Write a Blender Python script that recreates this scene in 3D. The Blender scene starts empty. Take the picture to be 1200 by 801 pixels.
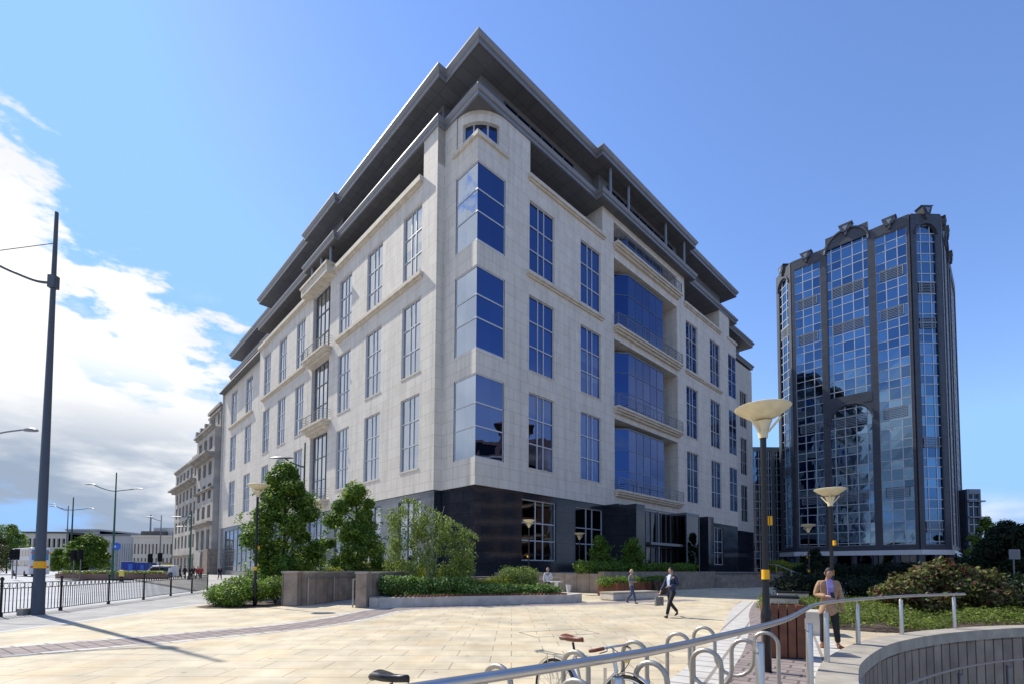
import bpy, bmesh, math, random
from mathutils import Vector, Matrix
random.seed(7)
R = math.radians
col = bpy.context.scene.collection
EYE = 1.7
# ---------------------------------------------------------------- site survey helpers (ground points read from the view)
F = 560.; PPX = 600.; PPY = 640.; PITCH = math.atan(25/560); ROLL = .006
def ray(px, py):
    x = px-PPX; y = PPY-py
    c, s = math.cos(ROLL), math.sin(ROLL)
    x, y = (x*c-y*s)/F, (x*s+y*c)/F
    return (x, math.cos(PITCH)-y*math.sin(PITCH), math.sin(PITCH)+y*math.cos(PITCH))
def g(px, py, z=0.):
    r = ray(px, py); t = (z-EYE)/r[2]; return (r[0]*t, r[1]*t)
def at(px, py, Y):
    r = ray(px, py); t = Y/r[1]; return Vector((r[0]*t, Y, EYE+r[2]*t))

# ---------------------------------------------------------------- mesh builder
class MB:
    def __init__(s, xf=None): s.v=[]; s.f=[]; s.m=[]; s.xf=xf
    def add(s, vs, fs, mi=0):
        o=len(s.v)
        if s.xf: vs=[s.xf(p) for p in vs]
        s.v+= [tuple(p) for p in vs]; s.f+=[tuple(i+o for i in f) for f in fs]; s.m+=[mi]*len(fs)
    def quad(s,a,b,c,d,mi=0): s.add([a,b,c,d],[(0,1,2,3)],mi)
    def box(s,x0,x1,y0,y1,z0,z1,mi=0):
        s.add([(x0,y0,z0),(x1,y0,z0),(x1,y1,z0),(x0,y1,z0),(x0,y0,z1),(x1,y0,z1),(x1,y1,z1),(x0,y1,z1)],
              [(0,3,2,1),(4,5,6,7),(0,1,5,4),(1,2,6,5),(2,3,7,6),(3,0,4,7)],mi)
    def prism(s,poly,z0,z1,mi=0):
        n=len(poly)
        s.add([(p[0],p[1],z0) for p in poly]+[(p[0],p[1],z1) for p in poly],
              [tuple(range(n))[::-1],tuple(range(n,2*n))]+[(i,(i+1)%n,n+(i+1)%n,n+i) for i in range(n)],mi)
    def bar(s,a,b,w,h=None,mi=0,up=(0,0,1)):
        a=Vector(a);b=Vector(b);h=h or w;d=(b-a)
        if d.length<1e-6:return
        d.normalize();u=Vector(up)
        if abs(d.dot(u))>.98:u=Vector((1,0,0)) if abs(d.x)<.9 else Vector((0,1,0))
        x=d.cross(u).normalized()*w/2;y=x.cross(d).normalized()*h/2
        s.add([a-x-y,a+x-y,a+x+y,a-x+y,b-x-y,b+x-y,b+x+y,b-x+y],[(0,1,2,3),(7,6,5,4),(0,4,5,1),(1,5,6,2),(2,6,7,3),(3,7,4,0)],mi)
    def tube(s,pts,r,n=8,mi=0,cap=True,closed=False):
        pts=[Vector(p) for p in pts];N=len(pts)
        rs=r if isinstance(r,(list,tuple)) else [r]*N
        vs=[];fs=[];ref=None
        for i,p in enumerate(pts):
            if closed:d=pts[(i+1)%N]-pts[i-1]
            else:d=pts[min(i+1,N-1)]-pts[max(i-1,0)]
            if d.length<1e-9:d=Vector((0,0,1))
            d.normalize()
            if ref is None:ref=Vector((0,0,1)) if abs(d.z)<.9 else Vector((1,0,0))
            x=d.cross(ref)
            if x.length<1e-4:x=d.orthogonal()
            x.normalize();y=x.cross(d).normalized();ref=y
            for k in range(n):
                a=2*math.pi*k/n;vs.append(p+x*math.cos(a)*rs[i]+y*math.sin(a)*rs[i])
        L=N if closed else N-1
        for i in range(L):
            j=(i+1)%N
            for k in range(n):fs.append((i*n+k,i*n+(k+1)%n,j*n+(k+1)%n,j*n+k))
        if cap and not closed:
            fs.append(tuple(range(n))[::-1]);fs.append(tuple(range((N-1)*n,N*n)))
        s.add(vs,fs,mi)
    def lathe(s,prof,c=(0,0,0),n=24,mi=0,sx=1,sy=1):
        vs=[];fs=[]
        for r_,z in prof:
            for k in range(n):
                a=2*math.pi*k/n;vs.append((c[0]+math.cos(a)*r_*sx,c[1]+math.sin(a)*r_*sy,c[2]+z))
        for i in range(len(prof)-1):
            for k in range(n):fs.append((i*n+k,i*n+(k+1)%n,(i+1)*n+(k+1)%n,(i+1)*n+k))
        fs.append(tuple(range(n))[::-1]);m=(len(prof)-1)*n;fs.append(tuple(range(m,m+n)))
        s.add(vs,fs,mi)
    def build(s,name,mats,parent=None,smooth=False,loc=None,bevel=0):
        me=bpy.data.meshes.new(name);me.from_pydata(s.v,[],s.f)
        if not isinstance(mats,(list,tuple)):mats=[mats]
        for m in mats:me.materials.append(m)
        me.polygons.foreach_set('material_index',s.m)
        if smooth:
            me.polygons.foreach_set('use_smooth',[True]*len(s.f))
            try:me.set_sharp_from_angle(angle=R(40))
            except Exception:pass
        box_uv(me)
        o=bpy.data.objects.new(name,me);col.objects.link(o)
        if parent is not None:o.parent=parent
        if loc is not None:o.location=loc
        if bevel:
            b=o.modifiers.new('bevel','BEVEL');b.width=bevel;b.segments=2;b.limit_method='ANGLE'
        return o
def box_uv(me):
    uv=me.uv_layers.new(name='UVMap').data
    V=me.vertices
    for p in me.polygons:
        n=p.normal;ax,ay,az=abs(n.x),abs(n.y),abs(n.z)
        for li in p.loop_indices:
            c=V[me.loops[li].vertex_index].co
            if az>=ax and az>=ay:uv[li].uv=(c.x,c.y)
            elif ax>ay:uv[li].uv=(c.y,c.z)
            else:uv[li].uv=(c.x,c.z)
def tag(o,label=None,cat=None,group=None,kind=None):
    if label:o['label']=label
    if cat:o['category']=cat
    if group:o['group']=group
    if kind:o['kind']=kind
    return o
def empty(name,loc=(0,0,0),rz=0,label=None,cat=None,group=None,parent=None):
    o=bpy.data.objects.new(name,None);col.objects.link(o);o.location=loc;o.rotation_euler=(0,0,rz);o.empty_display_size=.3
    if parent is not None:o.parent=parent
    tag(o,label,cat,group);return o
def copy_tree(o,parent=None):
    c=o.copy();col.objects.link(c);c.parent=parent
    for ch in list(o.children):copy_tree(ch,c)
    return c

# ---------------------------------------------------------------- materials
def mat(name,rgb,rough=.7,metal=0.,noise=0.,nscale=3.,bump=0.,spec=.5,dark=.6,ior=1.45,rand=0.,coat=0):
    m=bpy.data.materials.new(name);m.use_nodes=True;nt=m.node_tree;N=nt.nodes;L=nt.links
    b=N['Principled BSDF'];b.inputs['Base Color'].default_value=(*rgb,1);b.inputs['Roughness'].default_value=rough
    b.inputs['Metallic'].default_value=metal;b.inputs['IOR'].default_value=ior;b.inputs['Specular IOR Level'].default_value=spec
    if coat:b.inputs['Coat Weight'].default_value=coat
    m['b']=1
    if noise or bump:
        tc=N.new('ShaderNodeTexCoord');nz=N.new('ShaderNodeTexNoise');nz.inputs['Scale'].default_value=nscale;nz.inputs['Detail'].default_value=8
        L.new(tc.outputs['Object'],nz.inputs['Vector'])
        if noise:
            rp=N.new('ShaderNodeMapRange');rp.inputs['From Min'].default_value=.3;rp.inputs['From Max'].default_value=.7
            L.new(nz.outputs['Fac'],rp.inputs['Value'])
            mx=N.new('ShaderNodeMix');mx.data_type='RGBA'
            mx.inputs[6].default_value=(*[c*(1-noise) for c in rgb],1);mx.inputs[7].default_value=(*[min(1,c*(1+noise)) for c in rgb],1)
            L.new(rp.outputs['Result'],mx.inputs[0]);L.new(mx.outputs[2],b.inputs['Base Color'])
        if bump:
            bp=N.new('ShaderNodeBump');bp.inputs['Strength'].default_value=bump;bp.inputs['Distance'].default_value=.02
            L.new(nz.outputs['Fac'],bp.inputs['Height']);L.new(bp.outputs['Normal'],b.inputs['Normal'])
    return m
def brickmat(name,c1,c2,mortar,bw,bh,ms=.02,rough=.7,off=.5,stain=.12,sscale=.6,stain_col=None,bump=.25,spec=.4,rot=0,metal=0,streak=0,spots=0):
    m=bpy.data.materials.new(name);m.use_nodes=True;nt=m.node_tree;N=nt.nodes;L=nt.links;b=N['Principled BSDF']
    b.inputs['Roughness'].default_value=rough;b.inputs['Specular IOR Level'].default_value=spec
    tc=N.new('ShaderNodeTexCoord');mp=N.new('ShaderNodeMapping');mp.inputs['Rotation'].default_value[2]=rot
    L.new(tc.outputs['UV'],mp.inputs['Vector'])
    br=N.new('ShaderNodeTexBrick');br.offset=off;br.squash=1
    br.inputs['Color1'].default_value=(*c1,1);br.inputs['Color2'].default_value=(*c2,1);br.inputs['Mortar'].default_value=(*mortar,1)
    br.inputs['Scale'].default_value=1;br.inputs['Brick Width'].default_value=bw;br.inputs['Row Height'].default_value=bh
    br.inputs['Mortar Size'].default_value=ms;br.inputs['Mortar Smooth'].default_value=.1;br.inputs['Bias'].default_value=0
    L.new(mp.outputs['Vector'],br.inputs['Vector'])
    nz=N.new('ShaderNodeTexNoise');nz.inputs['Scale'].default_value=sscale;nz.inputs['Detail'].default_value=9;nz.inputs['Roughness'].default_value=.62
    L.new(tc.outputs['Object'],nz.inputs['Vector'])
    rp=N.new('ShaderNodeMapRange');rp.inputs['From Min'].default_value=.32;rp.inputs['From Max'].default_value=.68;rp.inputs['To Min'].default_value=1-stain;rp.inputs['To Max'].default_value=1+stain
    L.new(nz.outputs['Fac'],rp.inputs['Value'])
    mx=N.new('ShaderNodeVectorMath');mx.operation='SCALE';L.new(br.outputs['Color'],mx.inputs[0]);L.new(rp.outputs['Result'],mx.inputs['Scale'])
    out=mx.outputs[0]
    if stain_col:
        n2=N.new('ShaderNodeTexNoise');n2.inputs['Scale'].default_value=.9;n2.inputs['Detail'].default_value=6;L.new(tc.outputs['Object'],n2.inputs['Vector'])
        r2=N.new('ShaderNodeMapRange');r2.inputs['From Min'].default_value=.5;r2.inputs['From Max'].default_value=.72;r2.inputs['To Max'].default_value=.55;L.new(n2.outputs['Fac'],r2.inputs['Value'])
        m2=N.new('ShaderNodeMix');m2.data_type='RGBA';m2.inputs[7].default_value=(*stain_col,1)
        L.new(r2.outputs['Result'],m2.inputs[0]);L.new(out,m2.inputs[6]);out=m2.outputs[2]
    if streak:
        mp3=N.new('ShaderNodeMapping');mp3.inputs['Scale'].default_value=(1.6,1.6,.09);L.new(tc.outputs['Object'],mp3.inputs['Vector'])
        n3=N.new('ShaderNodeTexNoise');n3.inputs['Scale'].default_value=1.;n3.inputs['Detail'].default_value=7;n3.inputs['Roughness'].default_value=.65;L.new(mp3.outputs[0],n3.inputs['Vector'])
        r3=N.new('ShaderNodeMapRange');r3.inputs['From Min'].default_value=.46;r3.inputs['From Max'].default_value=.75;r3.inputs['To Min'].default_value=1.;r3.inputs['To Max'].default_value=1-streak;L.new(n3.outputs['Fac'],r3.inputs['Value'])
        m3=N.new('ShaderNodeVectorMath');m3.operation='SCALE';L.new(out,m3.inputs[0]);L.new(r3.outputs['Result'],m3.inputs['Scale']);out=m3.outputs[0]
    if spots:
        vo=N.new('ShaderNodeTexVoronoi');vo.inputs['Scale'].default_value=spots;L.new(tc.outputs['Object'],vo.inputs['Vector'])
        r4=N.new('ShaderNodeMapRange');r4.inputs['From Min'].default_value=.05;r4.inputs['From Max'].default_value=.09;r4.inputs['To Min'].default_value=.62;r4.inputs['To Max'].default_value=1.;L.new(vo.outputs['Distance'],r4.inputs['Value'])
        n5=N.new('ShaderNodeTexNoise');n5.inputs['Scale'].default_value=.28;n5.inputs['Detail'].default_value=10;n5.inputs['Roughness'].default_value=.7;L.new(tc.outputs['Object'],n5.inputs['Vector'])
        r5=N.new('ShaderNodeMapRange');r5.inputs['From Min'].default_value=.40;r5.inputs['From Max'].default_value=.62;r5.inputs['To Min'].default_value=.80;r5.inputs['To Max'].default_value=1.06;L.new(n5.outputs['Fac'],r5.inputs['Value'])
        mm_=N.new('ShaderNodeMath');mm_.operation='MULTIPLY';L.new(r4.outputs['Result'],mm_.inputs[0]);L.new(r5.outputs['Result'],mm_.inputs[1])
        m3=N.new('ShaderNodeVectorMath');m3.operation='SCALE';L.new(out,m3.inputs[0]);L.new(mm_.outputs[0],m3.inputs['Scale']);out=m3.outputs[0]
    L.new(out,b.inputs['Base Color'])
    bp=N.new('ShaderNodeBump');bp.invert=True;bp.inputs['Strength'].default_value=bump;bp.inputs['Distance'].default_value=.01
    L.new(br.outputs['Fac'],bp.inputs['Height']);L.new(bp.outputs['Normal'],b.inputs['Normal'])
    return m
def glassmat(name,c1,c2,rough=.015,wave=.02):
    m=bpy.data.materials.new(name);m.use_nodes=True;nt=m.node_tree;N=nt.nodes;L=nt.links;b=N['Principled BSDF']
    b.inputs['Metallic'].default_value=1.;b.inputs['Roughness'].default_value=rough
    ge=N.new('ShaderNodeNewGeometry');mx=N.new('ShaderNodeMix');mx.data_type='RGBA'
    mx.inputs[6].default_value=(*c1,1);mx.inputs[7].default_value=(*c2,1)
    L.new(ge.outputs['Random Per Island'],mx.inputs[0]);L.new(mx.outputs[2],b.inputs['Base Color'])
    tc=N.new('ShaderNodeTexCoord');nz=N.new('ShaderNodeTexNoise');nz.inputs['Scale'].default_value=.35;nz.inputs['Detail'].default_value=1
    L.new(tc.outputs['Object'],nz.inputs['Vector'])
    bp=N.new('ShaderNodeBump');bp.inputs['Strength'].default_value=1.;bp.inputs['Distance'].default_value=wave
    L.new(nz.outputs['Fac'],bp.inputs['Height']);L.new(bp.outputs['Normal'],b.inputs['Normal'])
    return m
def leafmat(name,dark,mid,light,trans=.45):
    m=bpy.data.materials.new(name);m.use_nodes=True;nt=m.node_tree;N=nt.nodes;L=nt.links;b=N['Principled BSDF']
    b.inputs['Roughness'].default_value=.5;b.inputs['Specular IOR Level'].default_value=.35
    ge=N.new('ShaderNodeNewGeometry');cr=N.new('ShaderNodeValToRGB')
    cr.color_ramp.elements[0].color=(*dark,1);cr.color_ramp.elements[1].color=(*light,1)
    e=cr.color_ramp.elements.new(.55);e.color=(*mid,1)
    L.new(ge.outputs['Random Per Island'],cr.inputs['Fac']);L.new(cr.outputs['Color'],b.inputs['Base Color'])
    tr=N.new('ShaderNodeBsdfTranslucent');ms=N.new('ShaderNodeMixShader');ms.inputs[0].default_value=trans
    L.new(cr.outputs['Color'],tr.inputs['Color']);L.new(b.outputs[0],ms.inputs[1]);L.new(tr.outputs[0],ms.inputs[2])
    L.new(ms.outputs[0],N['Material Output'].inputs['Surface'])
    return m
M=dict(
 stone=brickmat('pale_limestone',(.76,.69,.585),(.72,.65,.545),(.45,.40,.33),1.75,1.04,.014,.75,.5,.06,.8,bump=.3,streak=.22),
 stone2=mat('sill_limestone',(.66,.575,.45),.75,noise=.14,nscale=1.5),
 granite=brickmat('dark_granite_cladding',(.022,.025,.032),(.03,.033,.042),(.008,.008,.01),1.75,1.04,.015,.08,.5,.2,2.,bump=.05,spec=.35),
 greystone=brickmat('grey_polished_cladding',(.12,.135,.155),(.15,.165,.185),(.06,.06,.07),1.75,1.04,.015,.15,.5,.2,2.,bump=.1,spec=.8),
 metal=mat('cornice_metal',(.26,.265,.28),.42,metal=.35,noise=.06,nscale=2),
 metalD=mat('cornice_metal_lower',(.17,.18,.195),.5,metal=.2,noise=.06,nscale=2),
 soffit=brickmat('soffit_panels',(.13,.13,.135),(.15,.15,.155),(.06,.06,.06),1.8,1.2,.02,.6,0,.1,1.),
 frame=mat('window_frame_white',(.55,.57,.6),.4,metal=.2),
 framed=mat('window_frame_grey',(.18,.19,.21),.4,metal=.5),
 glass=glassmat('blue_mirror_glass',(.06,.095,.21),(.08,.12,.24)),
 glassL=glassmat('mirror_glass',(.34,.38,.45),(.42,.46,.53)),
 glassB=glassmat('bay_mirror_glass',(.035,.06,.15),(.06,.09,.19)),
 glassC=glassmat('corner_mirror_glass',(.27,.33,.44),(.33,.39,.50)),
 blind_B=glassmat('glass_over_blind',(.085,.12,.22),(.11,.15,.26),.10),blind_L=glassmat('pale_glass_over_blind',(.44,.47,.5),(.5,.52,.55),.12),blind_D=glassmat('dark_glass_over_blind',(.05,.055,.06),(.09,.095,.10),.12),
 glassD=glassmat('dark_glass',(.025,.03,.04),(.05,.055,.065)),
 glassT=glassmat('tower_glass',(.075,.13,.21),(.17,.27,.38),.02,.02),
 tgran=brickmat('tower_granite',(.06,.065,.082),(.075,.08,.095),(.05,.05,.05),.8,.4,.02,.45,.5,.12,.8),
 louvre=mat('louvre',(.22,.25,.29),.5,metal=.3),
 white=mat('white_paint',(.75,.75,.73),.5,noise=.05),
 dark=mat('dark_void',(.012,.012,.014),.4),
 black=mat('black_paint',(.012,.012,.014),.32,spec=.5),
 poleg=mat('pole_grey_paint',(.075,.085,.10),.4,noise=.12,nscale=1),
 green=mat('green_paint',(.02,.10,.06),.4),
 yellow=mat('yellow_band',(.85,.42,.01),.45,noise=.1,nscale=8),
 yelbox=mat('yellow_box',(.75,.6,.12),.5),
 dish=mat('lamp_dish',(.68,.60,.40),.45,noise=.10,nscale=6),
 steel=mat('brushed_steel',(.56,.55,.53),.34,metal=1.,noise=.06,nscale=5),
 galv=mat('galvanised_steel',(.38,.365,.33),.42,metal=.75,noise=.12,nscale=7),
 conc=brickmat('wall_concrete',(.34,.30,.255),(.30,.265,.225),(.13,.115,.10),.6,2.6,.02,.85,0,.22,1.8),
 coping=mat('coping_stone',(.36,.32,.26),.8,noise=.2,nscale=2.5,bump=.2),
 wellw=brickmat('well_wall_panels',(.25,.20,.155),(.31,.25,.195),(.07,.055,.045),.42,6.,.03,.85,0,.25,1.2),
 planterw=mat('planter_stone',(.56,.50,.42),.8,noise=.15,nscale=3,bump=.1),
 rampw=brickmat('ramp_wall_stone',(.33,.265,.20),(.28,.225,.175),(.12,.095,.075),1.1,2.,.02,.85,0,.3,1.6),
 slab=brickmat('cream_slabs',(.64,.54,.36),(.58,.50,.355),(.34,.28,.19),1.05,.62,.012,.8,.37,.14,1.1,stain_col=(.62,.44,.23),bump=.15,spots=1.6),
 pave=brickmat('grey_flags',(.42,.40,.365),(.37,.355,.33),(.2,.19,.17),.9,.6,.014,.85,.5,.12,.8,bump=.1,spots=1.3),
 pink=brickmat('pink_block_paving',(.31,.25,.225),(.25,.205,.19),(.12,.095,.085),.42,.26,.02,.85,.5,.18,3.,bump=.3,rot=R(35)),
 setts=brickmat('white_setts',(.58,.55,.49),(.52,.495,.45),(.27,.24,.2),.55,.5,.03,.8,.0,.12,2.5,bump=.3,rot=R(30)),
 kerb=mat('kerb_stone',(.5,.49,.45),.85,noise=.12,nscale=4),
 asphalt=mat('road_surface',(.42,.43,.44),.85,noise=.14,nscale=.4,bump=.1),
 earth=mat('earth',(.09,.06,.045),.95,noise=.3,nscale=6,bump=.5),
 ground=mat('ground_sheet',(.22,.21,.19),.95,noise=.2,nscale=.05),
 oldst=mat('weathered_stone',(.44,.40,.34),.85,noise=.22,nscale=.35),
 oldst2=mat('weathered_stone_trim',(.34,.305,.26),.85,noise=.25,nscale=.5),
 creamb=mat('cream_render',(.62,.56,.45),.8,noise=.08,nscale=.2),
 greyb=mat('grey_render',(.50,.48,.44),.8,noise=.1,nscale=.2),
 brownb=mat('brown_fascia',(.10,.085,.075),.8),
 brickr=brickmat('red_brick',(.25,.11,.07),(.2,.09,.06),(.25,.2,.17),.45,.15,.02,.85,.5,.2,.4),
 bark=mat('bark',(.08,.06,.045),.9,noise=.3,nscale=9,bump=.6),
 birch=mat('birch_bark',(.42,.38,.32),.8,noise=.4,nscale=7,bump=.3),
 wood=mat('stained_timber',(.15,.055,.028),.55,noise=.3,nscale=5,bump=.2),
 leafA=leafmat('leaf_dark_green',(.03,.07,.009),(.11,.205,.02),(.30,.43,.055)),
 leafB=leafmat('leaf_mid_green',(.045,.10,.012),(.15,.26,.028),(.34,.47,.07)),
 leafC=leafmat('leaf_birch',(.06,.10,.018),(.18,.26,.045),(.38,.47,.13)),
 leafY=leafmat('leaf_lime',(.12,.18,.015),(.30,.34,.03),(.52,.50,.06)),
 leafG=leafmat('leaf_glossy',(.035,.10,.012),(.13,.26,.03),(.46,.58,.22),.4),
 leafR=leafmat('leaf_reddish',(.14,.022,.03),(.075,.115,.025),(.24,.26,.08)),
 leafGC=leafmat('leaf_groundcover',(.055,.09,.012),(.14,.20,.03),(.30,.36,.07)),
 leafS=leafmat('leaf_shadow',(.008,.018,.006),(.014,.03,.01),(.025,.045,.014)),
 skin=mat('skin',(.45,.27,.19),.5),skin2=mat('skin_tan',(.38,.22,.15),.5),
 hairk=mat('hair_black',(.012,.01,.009),.6),hairb=mat('hair_blonde',(.42,.30,.16),.6,noise=.2,nscale=40),
 navy=mat('navy_suit',(.016,.028,.07),.75,noise=.2,nscale=12),
 navyd=mat('dark_trousers',(.012,.013,.018),.8,noise=.2,nscale=12),
 shirt=mat('pale_blue_shirt',(.50,.62,.80),.8),
 tan=mat('tan_jacket',(.38,.235,.14),.85,noise=.15,nscale=14),
 lilac=mat('lilac_shirt',(.26,.22,.50),.8,noise=.2,nscale=16),
 wshirt=mat('white_shirt',(.72,.72,.72),.8),
 camo=mat('grey_top',(.20,.20,.18),.85,noise=.5,nscale=22),
 denim=mat('blue_jeans',(.05,.07,.13),.85,noise=.2,nscale=14),
 leather=mat('brown_leather',(.16,.045,.022),.35,noise=.2,nscale=20),
 leatherk=mat('black_leather',(.014,.014,.015),.3),
 shoe=mat('brown_shoe',(.25,.09,.04),.4),
 redc=mat('red_cloth',(.35,.03,.03),.8),
 bluep=mat('blue_paint',(.02,.06,.32),.45,noise=.1),
 busw=mat('bus_white',(.66,.66,.67),.35),busb=mat('bus_blue',(.05,.25,.45),.35),
 tail=mat('tail_light',(.7,.12,.03),.3),
 rubber=mat('tyre_rubber',(.02,.02,.02),.8),
 chrome=mat('silver_paint',(.6,.6,.6),.25,metal=.8),
 signb=mat('sign_blue',(.04,.14,.5),.5),
)
# ---------------------------------------------------------------- camera / light / world
cam=bpy.data.cameras.new('camera');co=bpy.data.objects.new('camera',cam);col.objects.link(co)
cam.sensor_width=36;cam.sensor_fit='HORIZONTAL';cam.lens=F/1200*36;cam.shift_y=(PPY-400.5)/1200;cam.clip_end=6000;cam.clip_start=.1
co.location=(0,0,EYE)
cam_m=Matrix.Rotation(math.pi/2+PITCH,3,'X')@Matrix.Rotation(ROLL,3,'Z')
co.rotation_euler=cam_m.to_euler();bpy.context.scene.camera=co
SUN=Vector((-.815,.58,math.tan(R(46)))).normalized()
sd=bpy.data.lights.new('sun','SUN');sd.energy=5.6;sd.angle=R(.55);sd.color=(1,.945,.85)
so=bpy.data.objects.new('sun',sd);col.objects.link(so);so.rotation_euler=SUN.to_track_quat('Z','Y').to_euler()
sc=bpy.context.scene
w=bpy.data.worlds.new('World');sc.world=w;w.use_nodes=True;N=w.node_tree.nodes;L=w.node_tree.links
bg=N['Background'];bg.inputs['Strength'].default_value=.1
sky=N.new('ShaderNodeTexSky');sky.sky_type='NISHITA';sky.sun_disc=False;sky.sun_elevation=R(46);sky.sun_rotation=math.atan2(-.815,.58)
sky.air_density=1.0;sky.dust_density=.1;sky.ozone_density=2.2;sky.altitude=50
tc=N.new('ShaderNodeTexCoord');DIR=tc.outputs['Generated']
def vdot(v):
    n=N.new('ShaderNodeVectorMath');n.operation='DOT_PRODUCT';n.inputs[1].default_value=v;L.new(DIR,n.inputs[0]);return n.outputs['Value']
def mth(op,a,b=None,c=None,clamp=False):
    n=N.new('ShaderNodeMath');n.operation=op;n.use_clamp=clamp
    for i,x in enumerate((a,b,c)):
        if x is None:continue
        if isinstance(x,(int,float)):n.inputs[i].default_value=x
        else:L.new(x,n.inputs[i])
    return n.outputs[0]
def rng(x,a,b,c=0,d=1,smooth=True):
    n=N.new('ShaderNodeMapRange');n.interpolation_type='SMOOTHSTEP' if smooth else 'LINEAR'
    L.new(x,n.inputs['Value'])
    for k,v in zip(('From Min','From Max','To Min','To Max'),(a,b,c,d)):n.inputs[k].default_value=v
    return n.outputs['Result']
def noise(scale,detail,rough,stretch=(1,1,1),loc=(0,0,0)):
    mp=N.new('ShaderNodeMapping');mp.inputs['Scale'].default_value=stretch;mp.inputs['Location'].default_value=loc;L.new(DIR,mp.inputs['Vector'])
    n=N.new('ShaderNodeTexNoise');n.inputs['Scale'].default_value=scale;n.inputs['Detail'].default_value=detail;n.inputs['Roughness'].default_value=rough
    L.new(mp.outputs['Vector'],n.inputs['Vector']);return n.outputs['Fac']
n1=noise(3.2,9,.56,(1,1,2.2),(3.1,1.7,.4)); n2=noise(9,6,.6,(1,1,2.5)); n3=noise(2.6,8,.55,(1,1,3.4),(7.3,2.2,5.)) 
edge=vdot((.85,.07,1.0)) ; side=vdot((1,.57,0)) ; zz=vdot((0,0,1)); xx=vdot((1,0,0)); yy=vdot((0,1,0))
pert=mth('MULTIPLY',mth('SUBTRACT',n1,.5),.5)
pert2=mth('MULTIPLY',mth('SUBTRACT',n2,.5),.35)
e1=rng(mth('ADD',mth('ADD',edge,pert),pert2),.02,-.03)
e2=rng(mth('ADD',mth('ADD',side,pert),pert2),.08,-.06)
big=mth('MULTIPLY',e1,e2)
gap=rng(mth('ADD',n3,mth('MULTIPLY',n2,.25)),.43,.54)
gap=mth('MAXIMUM',gap,rng(zz,.24,.34))
big=mth('MULTIPLY',big,mth('MULTIPLY_ADD',gap,.8,.2))
low=mth('MULTIPLY',rng(mth('ADD',zz,mth('MULTIPLY',pert,.6)),.16,.04),rng(xx,-.2,.62))
low=mth('MULTIPLY',low,rng(n1,.36,.5))
low=mth('MAXIMUM',low,mth('MULTIPLY',mth('MULTIPLY',rng(mth('ADD',zz,mth('MULTIPLY',pert,.3)),.46,.32),rng(xx,.80,.93)),.6))
big=mth('MULTIPLY',big,mth('SUBTRACT',1,mth('MULTIPLY',rng(yy,-.2,-.45),rng(mth('ADD',zz,mth('MULTIPLY',pert,.4)),.22,.36))))
wisp=mth('MULTIPLY',rng(n2,.55,.72),mth('MULTIPLY',rng(side,.12,-.05),rng(zz,.5,.25)))
mask=mth('MAXIMUM',mth('MAXIMUM',big,mth('MULTIPLY',low,.85)),mth('MULTIPLY',wisp,.55),clamp=True)
lowness=rng(zz,.30,.14)
shade=mth('MULTIPLY',rng(n3,.66,.46),lowness)
shade=mth('MAXIMUM',shade,mth('MULTIPLY',rng(n1,.60,.42),.22))
cm=N.new('ShaderNodeMix');cm.data_type='RGBA';cm.inputs[6].default_value=(11.,11.,11.,1);cm.inputs[7].default_value=(3.6,4.5,5.9,1);L.new(shade,cm.inputs[0])
tint=N.new('ShaderNodeMix');tint.data_type='RGBA';tint.blend_type='MULTIPLY';tint.inputs[0].default_value=1;tint.inputs[7].default_value=(1.85,2.05,2.5,1)
dk=N.new('ShaderNodeMix');dk.data_type='RGBA';dk.blend_type='DARKEN';dk.inputs[0].default_value=1;dk.inputs[7].default_value=(1.9,3.2,4.8,1)
L.new(sky.outputs[0],dk.inputs[6]);L.new(dk.outputs[2],tint.inputs[6])
fm=N.new('ShaderNodeMix');fm.data_type='RGBA';L.new(mask,fm.inputs[0]);L.new(tint.outputs[2],fm.inputs[6]);L.new(cm.outputs[2],fm.inputs[7])
L.new(fm.outputs[2],bg.inputs['Color'])
sc.view_settings.view_transform='Standard';sc.view_settings.look='None';sc.view_settings.exposure=0;sc.view_settings.gamma=1

exec_parts=[]
# ================================================================ GROUND
WELL=[(3.9,-6),(3.6,2),(3.95,4.8),(4.55,6.3),(5.2,7.3),(6.08,8.4),(7.61,9.92),(8.88,10.92),(10.65,12.0),(12.54,12.85),(14.3,13.44),(17,13.9),(24,14),(24,-6)]
def sheet(name,loops,z,m,skirt=0,parent=None):
    bm=bmesh.new();es=[]
    for lp in loops:
        vs=[bm.verts.new((x,y,z)) for x,y in lp]
        es+=[bm.edges.new((vs[i],vs[(i+1)%len(vs)])) for i in range(len(vs))]
    bmesh.ops.triangle_fill(bm,edges=es,use_beauty=True)
    for f in bm.faces:
        if f.normal.z<0:f.normal_flip()
    if skirt:
        lp=loops[0];n=len(lp)
        a=[bm.verts.new((x,y,z)) for x,y in lp];b=[bm.verts.new((x,y,z-skirt)) for x,y in lp]
        for i in range(n):bm.faces.new((a[i],a[(i+1)%n],b[(i+1)%n],b[i]))
    bm.normal_update()
    me=bpy.data.meshes.new(name);bm.to_mesh(me);bm.free();me.materials.append(m);box_uv(me)
    o=bpy.data.objects.new(name,me);col.objects.link(o)
    if parent is not None:o.parent=parent
    return tag(o,kind='structure')
sheet('ground',[[(-2500,-2500),(2500,-2500),(2500,2500),(-2500,2500)],WELL],-.16,M['ground'])
FEN=[(-16.5,9.5),(-16.75,13.),(-16.83,15.82),(-17.05,18.15),(-17.94,21.35),(-18.55,24.17),(-19.49,27.41),(-20.16,30.21),(-21.19,33.38)]
OUT=[(x-.4,y) for x,y in FEN]
sheet('pavement',[[(-16.6,-8)]+OUT+[(-126,142),(-60,220),(190,220),(190,-8),(24.5,-8)][:-1]+[(190,-9),(-16.6,-9)],[(x,y) for x,y in WELL]],0,M['pave'],.2)
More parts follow.
